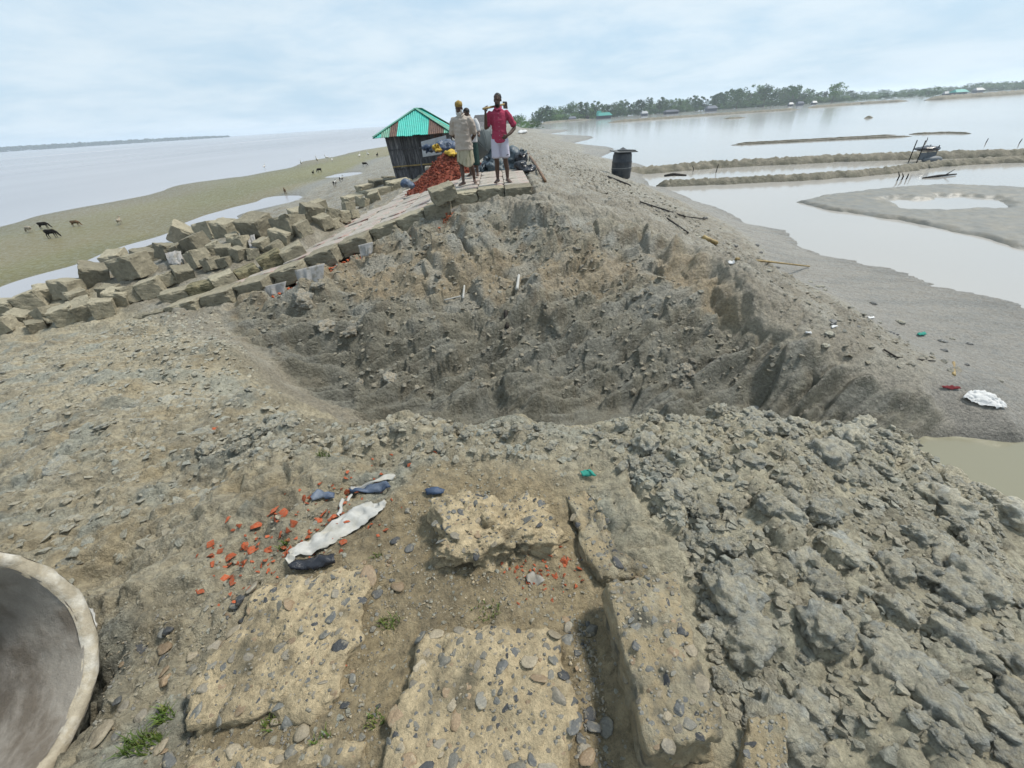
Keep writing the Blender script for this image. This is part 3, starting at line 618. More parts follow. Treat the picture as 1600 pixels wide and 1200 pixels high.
def peb_children(parent, me, n, lo, hi, seed, zmin=.55, stuff=200):
    r = random.Random(seed); bv = BVHTree.FromPolygons([v.co for v in me.vertices], [p.vertices for p in me.polygons])
    co = [v.co for v in me.vertices]; x0 = min(c.x for c in co); x1 = max(c.x for c in co); y0 = min(c.y for c in co); y1 = max(c.y for c in co)
    made = 0; tries = 0; placed = []
    while made < n and tries < n*30:
        tries += 1; x = r.uniform(x0, x1); y = r.uniform(y0, y1)
        h = bv.ray_cast(Vector((x, y, 3)), Vector((0, 0, -1)))
        if h[0] is None or h[1].z < zmin: continue
        s = lo+(hi-lo)*r.random()**2.2
        if any((x-a)**2+(y-b)**2 < (s+c)**2*.8 for a, b, c in placed): continue
        placed.append((x, y, s)); made += 1
        o = own('stone', PB[r.randrange(len(PB))], M['peb'][r.choice([0, 0, 1, 1, 2, 3, 4, 4, 5, 6])], parent)
        o.scale = (s*r.uniform(.8, 1.4), s*r.uniform(.7, 1.05), s*r.uniform(.34, .55)); o.rotation_mode = 'QUATERNION'
        o.rotation_quaternion = Vector((0, 0, 1)).rotation_difference(h[1]) @ Euler((r.uniform(-.2, .2), r.uniform(-.2, .2), r.uniform(0, 6.3))).to_quaternion()
        o.location = h[0]-h[1]*s*r.uniform(.04, .16)
    # fine gravel set in the mortar
    Vs = []; Fs = []; off = 0; V, Fc = ico(1)
    k = 0
    while k < stuff:
        x = r.uniform(x0, x1); y = r.uniform(y0, y1); h = bv.ray_cast(Vector((x, y, 3)), Vector((0, 0, -1)))
        k += 1
        if h[0] is None or h[1].z < zmin: continue
        s = r.uniform(.002, .006); Vs.append(V*np.array((s*r.uniform(.8, 1.5), s, s*.7))+np.array(h[0])); Fs.append(Fc+off); off += len(V)
    if Vs: tag(link('gravel', np_mesh('gravel', np.concatenate(Vs), np.concatenate(Fs)), M['peb'][4], parent), kind='stuff')
def slab(name, corners, depth, label, m, stones, lo, hi, seed, rough=.012, rr=.12, zmin=.55):
    quad = [at(*c) for c in corners]
    me = slab_mesh(name, quad, depth, 34, rough, rr, seed)
    o = link(name, me, m); tag(o, label, 'slab', 'old stone filled concrete slabs in the foreground')
    peb_children(o, me, stones, lo, hi, seed, zmin); return o
slab('concrete_slab', [(262, 1135, .055), (520, 1105, .075), (578, 882, .085), (398, 908, .06)], .25, 'tan concrete slab set with river stones, left of centre by the pipe', M['slab'], 200, .006, .030, 3, .02, .2)
slab('concrete_slab', [(580, 1260, .08), (905, 1260, .085), (872, 975, .08), (648, 975, .08)], .3, 'pale concrete slab full of grey stones at the bottom centre', M['slab'], 230, .006, .032, 4, .016, .14)
slab('concrete_slab', [(672, 868, .14), (868, 846, .14), (858, 762, .13), (694, 762, .12)], .24, 'broken rough topped concrete lump with dark ragged front edge', M['slab'], 110, .006, .026, 5, .04, .34)
slab('concrete_slab', [(938, 912, .04), (1046, 868, .04), (962, 752, .05), (882, 768, .06)], .3, 'half buried slab tilting beside the gap, upper of the two on the right', M['slabgrey'], 80, .006, .026, 6, .02, .16)
slab('concrete_slab', [(1012, 1172, .19), (1138, 1150, .19), (1056, 893, .17), (946, 903, .18)], .34, 'long tilted slab with smooth bare side face along the gap', M['slabgrey'], 110, .006, .032, 7, .014, .12)
slab('concrete_slab', [(270, 1290, .05), (575, 1290, .05), (560, 1150, .05), (290, 1172, .04)], .25, 'stone filled slab cut off by the bottom edge of the picture', M['slab'], 80, .006, .028, 8, .018, .18)
slab('concrete_slab', [(1150, 1290, .06), (1240, 1280, .06), (1230, 1110, .08), (1170, 1120, .08)], .2, 'small upright concrete fragment at the bottom right of the gap', M['slabgrey'], 14, .006, .016, 9, .012, .14)

# loose river stones on the packed earth
SB = pl((150, 1190, 0), (140, 1000, 0), (320, 930, 0), (600, 880, 0), (640, 800, 0), (680, 760, 0), (640, 900, 0), (600, 960, 0), (590, 1200, 0))
GB = pl((880, 960, 0), (930, 960, 0), (960, 1200, 0), (900, 1200, 0))
for poly, n in ((SB, 130), (GB, 26)):
    for x, y in scatter_poly(poly, n, rnd):
        s = .006+.018*rnd.random()**2
        o = own('river_stone', PB[rnd.randrange(8)], M['peb'][rnd.choice([0, 1, 2, 3, 3, 4, 5, 6])])
        o.scale = (s*rnd.uniform(.9, 1.5), s, s*rnd.uniform(.6, .9)); o.rotation_euler = (rnd.uniform(-.3, .3), rnd.uniform(-.3, .3), rnd.uniform(0, 6.3)); o.location = (x, y, hz(x, y)+s*.25)
        tag(o, 'loose small river stone on the earth between the foreground slabs', 'stone', 'loose river stones')
for px, py, s, k, lab in ((622, 918, .022, 3, 'round orange brown pebble between the slabs'), (640, 858, .018, 2, 'dark pebble left of the rough concrete lump'), (265, 985, .024, 6, 'black pebble on the earth right of the pipe'), (300, 1025, .018, 5, 'creamy stone right of the pipe'), (158, 1150, .03, 5, 'yellowish stone at the foot of the pipe'), (250, 1170, .022, 5, 'pale stone beside the grass tuft')):
    p = G(px, py); o = own('river_stone', PB[rnd.randrange(8)], M['peb'][k]); o.scale = (s*1.2, s, s*.7); o.location = (p.x, p.y, p.z+s*.3); o.rotation_euler = (0, 0, rnd.uniform(0, 6)); tag(o, lab, 'stone', 'loose river stones')

Vs = []; Fs = []; off = 0; hs = [hull(200+i, .6, 10) for i in range(8)]
for poly, n in ((SB, 1500), (GB, 420), (pl((560, 900, 0), (680, 880, 0), (900, 900, 0), (900, 970, 0), (620, 970, 0)), 420)):
    for x, y in scatter_poly(poly, n, rnd):
        s_ = .002+.007*rnd.random()**2; V, Fc = hs[rnd.randrange(8)]; mm = np.array(Euler((rnd.uniform(-.4, .4), rnd.uniform(-.4, .4), rnd.uniform(0, 6.3))).to_matrix())
        Vs.append((V*s_) @ mm.T+np.array((x, y, hz(x, y)+s_*.2))); Fs.append(Fc+off); off += len(V)
tag(link('fine_gravel', np_mesh('fine_gravel', np.concatenate(Vs), np.concatenate(Fs), False), M['gravel']), 'fine gravel trodden into the earth between the slabs', 'gravel', kind='stuff')

# ------------------------------------------------------------------ concrete pipe
def pipe():
    n = Vector((.93, .06, .36)).normalized(); c = Vector((-1.63, .53, .32))
    a = n.cross(Vector((0, 0, 1))).normalized(); b = n.cross(a); root = empty('concrete_pipe', (-1.55, .6, 0))
    tag(root, 'big concrete pipe ring lying at the lower left corner', 'pipe')
    Rout, Rin, Ln = .414, .366, .95
    def ringmesh(name, prof, m, nz):
        Vs = []; k = 120
        for i in range(k):
            t = 2*math.pi*i/k; dr = a*math.cos(t)+b*math.sin(t)
            for r_, l_ in prof:
                p = c+dr*r_-n*l_; q = mnoise.fractal(p*13, .6, 2.2, 5)*nz; Vs.append((p+dr*q-n*q*.6-root.location)[:])
        m_ = len(prof); Fs = [[i*m_+j, ((i+1) % k)*m_+j, ((i+1) % k)*m_+j+1, i*m_+j+1] for i in range(k) for j in range(m_-1)]
        return link(name, np_mesh(name, Vs, Fs), m, root)
    ringmesh('inner_wall', [(Rin+.002, .014), (Rin-.002, .05), (Rin-.006, .12), (Rin-.01, .25), (Rin-.01, .4), (Rin-.01, Ln)], M['pipe'], .004)
    ringmesh('rim', [(Rin, .022), (Rin+.003, .010), (Rin+.010, .003), (Rin+.018, 0), (Rin+.026, 0), (Rout-.01, .002), (Rout-.004, .008), (Rout, .02)], M['piperim'], .011)
    ringmesh('outer_wall', [(Rout-.001, .012), (Rout, .06), (Rout, .2), (Rout, .4), (Rout, Ln), (Rin-.01, Ln)], M['pipe'], .006)
pipe()

# ------------------------------------------------------------------ brick chips, sacks and scraps in the foreground
BR = []
for i in range(6):
    V, Fc = hull(80+i, .6, 9); BR.append(np_mesh('chip_%d' % i, V, Fc, False))
def chip(px, py, s, lab, grp):
    p = G(px, py); o = own('brick_chip', BR[rnd.randrange(6)], M['brick']); o.scale = (s*rnd.uniform(.8, 1.4), s*rnd.uniform(.7, 1.1), s*rnd.uniform(.6, .9))
    o.rotation_euler = (rnd.uniform(-.6, .6), rnd.uniform(-.6, .6), rnd.uniform(0, 6.3)); o.location = (p.x, p.y, p.z+s*.42); tag(o, lab, 'brick chip', grp)
for i in range(190):
    t = rnd.random(); px = 340+t*240+rnd.gauss(0, 26); py = 905-t*130+rnd.gauss(0, 28)
    chip(px, py, .007+.017*rnd.random()**2, 'red broken brick chip beside the white sack strip', 'brick chips in the foreground')
for px, py, s in ((402, 824, .03), (500, 770, .02), (445, 805, .026), (500, 815, .024), (362, 872, .03), (385, 855, .024), (430, 800, .028), (460, 820, .024), (540, 770, .022), (330, 870, .022), (395, 862, .026), (640, 728, .016), (335, 672, .024), (612, 712, .014), (680, 708, .016), (596, 742, .013), (352, 905, .026), (420, 862, .022)):
    chip(px, py, s, 'larger bright red brick piece on the left foreground mud', 'brick chips in the foreground')
for i in range(70):
    px = 845+rnd.gauss(0, 28); py = 895+rnd.gauss(0, 20); chip(px, py, .005+.010*rnd.random()**2, 'crumb of red brick under the rough concrete lump', 'brick crumbs by the concrete lump')
for px, py, s in ((882, 880, .024), (905, 890, .02), (540, 1040, .012), (783, 1150, .014), (860, 870, .018)): chip(px, py, s, 'single brick fragment lying near the gap between slabs', 'brick crumbs by the concrete lump')

def cloth(name, left, right, lift, m, label, cat, grp=None, n=26, k=9, fold=.012, seed=0, zs=None, th=.0015):
    """draped strip between two pixel polylines that lie on the ground"""
    def res(pl_, t):
        q = t*(len(pl_)-1); i = min(int(q), len(pl_)-2); f = q-i; return pl_[i].lerp(pl_[i+1], f)
    Lp = [G(*p) for p in left]; Rp = [G(*p) for p in right]; Vs = []
    for i in range(n+1):
        a = res(Lp, i/n); b = res(Rp, i/n)
        for j in range(k+1):
            p = a.lerp(b, j/k); h = max(hz(p.x+dx, p.y+dy) for dx in (-.01, 0, .01) for dy in (-.01, 0, .01))
            w_ = .5-1.6*abs(mnoise.fractal(Vector((p.x*13+seed, p.y*13, 0)), .8, 2, 4)); w2 = math.sin(j/k*math.pi)
            edge = mnoise.noise(Vector((i*.5+seed, j*.0, 3)))*.01
            Vs.append((p.x+edge, p.y+edge*.5, max(h, p.z-.02)+lift*(.4+.6*w2)+fold*(w_+.4)))
    Fs = [[i*(k+1)+j, i*(k+1)+j+1, (i+1)*(k+1)+j+1, (i+1)*(k+1)+j] for i in range(n) for j in range(k)]
    me = np_mesh(name, Vs, Fs); o = link(name, me, m); md = o.modifiers.new('s', 'SOLIDIFY'); md.thickness = th; md.offset = 1
    return tag(o, label, cat, grp)
cloth('sack_strip', [(448, 878), (456, 862), (500, 838), (545, 805), (580, 788), (600, 784)], [(455, 888), (468, 870), (515, 856), (556, 832), (590, 808), (606, 790)], .008, M['sack'], 'dirty white woven sack strip lying among brick chips', 'sack', n=44, k=14, fold=.016, seed=1)
cloth('plastic_strip', [(528, 808), (532, 790), (550, 766), (585, 756), (616, 744)], [(532, 810), (537, 792), (554, 770), (588, 760), (620, 748)], .006, M['sack'], 'thin twisted white plastic strip above the sack strip', 'plastic scrap', n=20, k=4, fold=.012, seed=4)
cloth('plastic_scrap', [(548, 772), (575, 764), (605, 756)], [(552, 778), (580, 772), (612, 764)], .012, M['bluetarp'], 'dark blue plastic scrap beside the twisted white strip', 'plastic scrap', n=12, k=4, seed=6)
cloth('plastic_scrap', [(452, 888), (490, 876), (524, 868)], [(458, 896), (495, 892), (526, 884)], .014, M['blackplastic'], 'crumpled black plastic under the end of the sack strip', 'plastic scrap', n=14, k=5, fold=.02, seed=8)
cloth('plastic_scrap', [(486, 780), (505, 772), (526, 776)], [(490, 786), (508, 784), (524, 782)], .012, M['bluetarp'], 'dark blue grey scrap among the brick chips', 'plastic scrap', n=8, k=4, seed=9)
cloth('plastic_scrap', [(664, 768), (680, 763), (696, 768)], [(668, 776), (682, 776), (694, 774)], .012, M['bluetarp'], 'small dark blue scrap left of the rough concrete lump', 'plastic scrap', n=8, k=4, seed=10)
cloth('mortar_smear', [(822, 902), (833, 894), (845, 904)], [(824, 912), (838, 916), (852, 910)], .002, M['geotex'], 'white mortar smear under the rough concrete lump', 'mortar', n=10, k=6, fold=.012, seed=12)
cloth('plastic_scrap', [(136, 955), (142, 965), (146, 985)], [(150, 955), (154, 968), (156, 985)], .012, M['sack'], 'white plastic scrap tucked against the pipe rim', 'plastic scrap', n=8, k=4, seed=13)
cloth('net_scrap', [(905, 740), (918, 738)], [(910, 748), (932, 747)], .01, M['greencloth'], 'tiny green net scrap at the top of the buried slab', 'net scrap', n=8, k=4, seed=14)

# grass tufts
def tuft(px, py, n, h, spread, lab):
    p = G(px, py); Vs = []; Fs = []
    for i in range(n):
        a = rnd.uniform(0, 6.3); r_ = spread*math.sqrt(rnd.random()); x = p.x+r_*math.cos(a); y = p.y+r_*math.sin(a)*.7; z = hz(x, y)-.003
        l = h*rnd.uniform(.5, 1.1); b = rnd.uniform(0, 6.3); ln = rnd.uniform(.2, .9)*l; w_ = rnd.uniform(.0012, .0024); d = Vector((math.cos(b), math.sin(b), 0)); s = Vector((-d.y, d.x, 0))*w_
        o_ = len(Vs); m1_ = Vector((x, y, z))+d*ln*.35+Vector((0, 0, l*.65)); tp = Vector((x, y, z))+d*ln+Vector((0, 0, l*.9))
        b0 = Vector((x, y, z)); Vs += [(b0-s)[:], (b0+s)[:], (m1_+s*.8)[:], (m1_-s*.8)[:], (tp+s*.15)[:], (tp-s*.15)[:]]; Fs += [[o_, o_+1, o_+2, o_+3], [o_+3, o_+2, o_+4, o_+5]]
    me = np_mesh('blades', Vs, Fs, False); tag(link('grass_tuft', me, M['grass']), lab, 'grass', 'grass tufts in the foreground')
for a in ((222, 1165, 130, .05, .05, 'green grass tuft right of the pipe foot'), (255, 1120, 70, .045, .028, 'green grass growing up the edge of the left slab'), (425, 1132, 40, .03, .03, 'small grass tuft under the left slab'), (505, 1160, 40, .03, .03, 'thin grass at the bottom near the cut off slab'), (610, 975, 60, .03, .04, 'dry grass tuft at the corner of the bottom centre slab'),
          (445, 855, 40, .035, .022, 'little grass tuft left of the sack strip'), (505, 712, 50, .035, .035, 'grass tuft with dry roots on the breach rim'), (585, 1125, 40, .03, .03, 'grass sprig left of the bottom centre slab'), (760, 955, 60, .02, .06, 'dry moss and grass behind the bottom centre slab'), (590, 870, 25, .025, .02, 'tiny grass tuft at the far corner of the left slab')): tuft(*a)

# ------------------------------------------------------------------ revetment paving along the cut edge
BK = []
def block_mesh(seed, sx=1, sy=1, sz=1, chipd=.08):
    bm = bmesh.new(); bmesh.ops.create_cube(bm, size=1); bmesh.ops.bevel(bm, geom=bm.edges[:], offset=.025, segments=2, affect='EDGES', profile=.6)
    bmesh.ops.subdivide_edges(bm, edges=[e for e in bm.edges if e.calc_length() > .3], cuts=7, use_grid_fill=True)
    o_ = Vector((seed*4.7, seed*2.3, seed*9.1))
    for v in bm.verts:
        e = sum(1 for q in v.co if abs(q) > .45)
        k = .018*mnoise.fractal(v.co*4+o_, .8, 2, 4)
        if e >= 2: k -= chipd*max(0, mnoise.noise(v.co*3.1+o_)+.05)
        v.co += v.co.normalized()*k
    return bm_mesh('block_%d' % seed, bm, False)
BK = [block_mesh(i+1, chipd=.16) for i in range(7)]
rev = empty('revetment', at(690, 312, 0)); tag(rev, 'sloping concrete paving broken off along the breach', 'revetment')
def place(o, p, parent):
    o.location = Vector(p)-(parent.location if parent else Vector((0, 0, 0)))
edge = [(832, 292, .27), (766, 296, .24), (700, 303, .2), (688, 318, .06), (600, 352, -.28), (505, 392, -.55), (400, 440, -.86), (300, 470, -1.03), (225, 492, -1.2)]
EP = [at(*e) for e in edge]
segs = [(EP[i], EP[i+1]) for i in range(len(EP)-1)]
def paver(p, d, wd, dp, th, tilt=0, m='pave', name='paving_block'):
    o = own(name, BK[rnd.randrange(len(BK))], M[m], rev); o.scale = (wd*.985, dp*.985, th)
    back = Vector((-d.y, d.x, 0)); back = back if back.y > 0 else -back
    xax = d.normalized(); zax = xax.cross(back.normalized()); zax = zax if zax.z > 0 else -zax; yax = zax.cross(xax)
    o.rotation_mode = 'QUATERNION'; o.rotation_quaternion = Matrix((xax, yax, zax)).transposed().to_quaternion() @ Euler((rnd.uniform(-.02, .02)+tilt, rnd.uniform(-.02, .02), rnd.uniform(-.02, .02))).to_quaternion()
    place(o, p+yax*dp/2-zax*th/2+Vector((0, 0, rnd.uniform(-.012, .012))), rev); return o
ex_ = np.array([p.x for p in EP])[::-1]; eyy = np.array([p.y for p in EP])[::-1]; ezz = np.array([p.z for p in EP])[::-1]
xc = EP[0].x-.30
while xc > EP[-1].x:
    ye = float(np.interp(xc, ex_, eyy)); ze = float(np.interp(xc, ex_, ezz)); sl = float(np.interp(xc+.25, ex_, ezz)-np.interp(xc-.25, ex_, ezz))/.5
    if -1.62 < xc < -1.2: sl *= .3
    rows = 11 if xc > -1.3 else (13 if xc > -3.4 else (9 if xc > -4.6 else (3 if xc > -5.6 else 1)))
    wd = .60
    for r_ in range(rows):
        o = own('paving_block', BK[rnd.randrange(len(BK))], M['concrete' if r_ == 0 else 'pave'], rev); o.scale = (wd*.985/math.cos(math.atan(sl)), .60*.985, .32)
        o.rotation_euler = (rnd.uniform(-.02, .02), -math.atan(sl)+rnd.uniform(-.02, .02), rnd.uniform(-.015, .015))
        place(o, Vector((xc, ye+.30+r_*.60, ze-.16+rnd.uniform(-.014, .014))), rev)
    xc -= wd
# second, higher course low on the slope: mossy beam blocks
bm0 = [(470, 376, -.42), (400, 412, -.72), (330, 440, -.87), (240, 462, -.98)]
BP = [at(*e) for e in bm0]
for a, b in zip(BP[:-1], BP[1:]):
    d = a-b; k = max(1, round(d.length/.5))
    for j in range(k): paver(b+d*(j+.5)/k+Vector((0, rnd.uniform(-.05, .05), rnd.uniform(-.05, .03))), d, d.length/k, .42, .30, m='moss' if rnd.random() < .45 else 'concrete', name='kerb_beam')
# the loosened block and the one hanging at the step
def loose(px, py, y, size, rot, label, m='concrete', grp='tumbled concrete blocks'):
    o = own('concrete_block', BK[rnd.randrange(len(BK))], M[m]); o.scale = size; o.rotation_euler = [R(q) for q in rot]
    o.location = aty(px, py, y); return tag(o, label, 'block', grp)
c = EP[3]
loose(692, 302, c.y+.05, (.52, .5, .3), (4, -14, 18), 'loosened paving block tipped up at the step left of the bearded man', 'concrete')
# chips bed and geotextile showing under the paving
Vs = []; Fs = []; off = 0; bs = [lump(1, 90+i, .5, .7) for i in range(4)]
for i, (a, b) in enumerate(segs):
    for k in range(150 if i in (0, 1, 3, 4) else 60):
        t = rnd.random(); p = a.lerp(b, t)+Vector((rnd.gauss(0, .05), rnd.uniform(-.36, -.05), -.34-rnd.random()*.12)); s = rnd.uniform(.015, .04)
        V, Fc = bs[rnd.randrange(4)]; Vs.append(V*s+np.array(p)); Fs.append(Fc+off); off += len(V)
tag(link('brick_bedding', np_mesh('brick_bedding', np.concatenate(Vs), np.concatenate(Fs), False), M['brick']), 'red brick chips bedded under the broken paving edge', 'brick chips', kind='stuff')
def flap(px, py, y, wd, hgt, lab, seed):
    """geotextile hanging over the cut"""
    c = aty(px, py, y-.35); n, k = 16, 12; Vs = []
    for i in range(n+1):
        for j in range(k+1):
            u = i/n-.5; v = j/k; w_ = mnoise.noise(Vector((u*7+seed, v*.8, 0)))
            hem = 1+.45*mnoise.noise(Vector((u*5+seed, 4, 0)))
            z = -hgt*v*hem; yy = -.04-.5*hgt*v+w_*.07*(v+.15)
            Vs.append((c.x+u*wd*(1-.25*v), c.y+yy, c.z+z+u*wd*.16))
    Fs = [[i*(k+1)+j, (i+1)*(k+1)+j, (i+1)*(k+1)+j+1, i*(k+1)+j+1] for i in range(n) for j in range(k)]
    o = link('geotextile_flap', np_mesh('geotextile_flap', Vs, Fs), M['geotex']); md = o.modifiers.new('s', 'SOLIDIFY'); md.thickness = .012
    tag(o, lab, 'fabric', 'torn filter fabric hanging from the paving edge')
flap(485, 416, at(485, 416, -.8).y, .62, .42, 'widest pleated grey fabric flap hanging below the paving', 2)
flap(430, 443, at(430, 443, -1.05).y, .5, .2, 'curled dark grey fabric fold left of the pleated flap', 5)
flap(572, 380, at(572, 380, -.55).y, .32, .22, 'small pointed fabric flap in the middle of the cut edge', 8)
flap(716, 324, at(716, 324, -.12).y, .62, .2, 'ragged fabric fringe below the tipped up block', 11)
flap(792, 310, at(792, 310, .0).y, .5, .26, 'fabric tatter under the paving where the man in red stands', 15)

# ------------------------------------------------------------------ tumbled blocks
TB = [  # px, py (centre), size px, squash, label
 (400, 350, 58, 'big pinkish topped block crowning the tumbled heap'), (282, 362, 44, 'block standing on its corner at the top left of the heap'), (325, 357, 40, None), (352, 355, 40, None), (262, 390, 40, None),
 (305, 378, 42, None), (350, 392, 34, 'upright block in the middle of the heap'), (310, 402, 40, None), (375, 378, 34, None), (372, 394, 28, None), (440, 368, 40, None), (452, 350, 52, 'large lichen grey block right of the crowning block'),
 (487, 330, 42, 'tilted block at the right end of the heap'), (520, 332, 26, 'small pale slab block at the far right of the heap'), (430, 385, 30, None), (335, 385, 26, None), (278, 388, 26, None), (365, 372, 26, None), (395, 395, 26, None), (410, 380, 30, None),
 (470, 355, 34, None), (505, 344, 30, None), (535, 336, 26, None), (497, 320, 30, None), (545, 322, 24, None), (566, 314, 24, None), (585, 306, 22, None), (520, 348, 22, None), (466, 334, 34, None), (552, 334, 20, None),
 (145, 425, 52, 'tall upright block with dark bluish stain'), (205, 412, 60, 'large leaning block with a lit right face'), (180, 402, 42, None), (225, 400, 40, None), (240, 392, 38, None),
 (48, 468, 46, 'pale yellow block at the left end of the rubble'), (10, 480, 46, 'block cut off by the left edge of the picture'), (75, 455, 42, None), (105, 448, 46, 'block with a dark pitted face in the left rubble'), (30, 495, 34, None), (55, 508, 30, None),
 (75, 490, 44, None), (100, 488, 44, None), (130, 482, 46, None), (160, 478, 42, None), (185, 462, 42, None), (205, 458, 44, None), (235, 448, 46, None), (170, 455, 34, None), (5, 505, 34, None), (260, 435, 34, None), (285, 425, 36, None), (120, 462, 36, None), (330, 410, 30, None), (350, 408, 26, None),
]
for i, (px, py, s, lab) in enumerate(TB):
    p = G(px, py+s*.40); dep = p.y*math.cos(PITCH)-(p.z-EYE)*math.sin(PITCH); sz = s*dep/FPX*.70
    o = own('concrete_block', BK[i % len(BK)], M['concrete']); o.scale = (sz*rnd.uniform(.95, 1.1), sz*rnd.uniform(.9, 1.05), sz*rnd.uniform(.8, .98))
    up = py > 440
    o.rotation_euler = (rnd.uniform(-.3, .3)*(1 if not up else .5), rnd.uniform(-.35, .35), rnd.uniform(-.9, .9))
    if lab and 'corner' in lab: o.rotation_euler = (.2, .65, .5)
    o.location = Vector((p.x, p.y+.35*sz, p.z+.36*sz))
    tag(o, lab or ('plain unmarked block inside the tumbled heap beyond the mossy beam' if px > 250 else 'plain unmarked block in the lower rubble row at the left'), 'block', 'tumbled concrete blocks')
for k, (x0, y0, x1, y1) in enumerate([(560, 300, 620, 278), (575, 312, 640, 285), (540, 318, 590, 300), (600, 292, 650, 272)]):   # low broken courses toward the hut
    a = G(x0, y0); b = G(x1, y1); d = b-a; nb = max(1, round(d.length/.9))
    for j in range(nb):
        p = a+d*(j+.5)/nb; o = own('concrete_block', BK[rnd.randrange(7)], M['concrete']); o.scale = (.55, d.length/nb*.95, .4); o.rotation_euler = (rnd.uniform(-.1, .1), rnd.uniform(-.15, .15), math.atan2(-d.x, d.y)+rnd.uniform(-.1, .1)); o.location = (p.x, p.y, hz(p.x, p.y)+.06)
        tag(o, 'low weathered block in the broken course leading to the hut', 'block', 'broken courses below the hut')

# scraps of fabric in the rubble
cloth('fabric_scrap', [(262, 402), (275, 398), (287, 400)], [(268, 420), (282, 420), (290, 415)], .08, M['geotex'], 'pale fabric scrap in the middle of the rubble heap', 'fabric scrap', n=10, k=8, fold=.09, seed=21, th=.01)
cloth('fabric_scrap', [(388, 374), (402, 372)], [(394, 396), (404, 394)], .08, M['geotex'], 'greyish sack hanging between blocks right of the heap', 'fabric scrap', n=10, k=8, fold=.09, seed=23, th=.01)

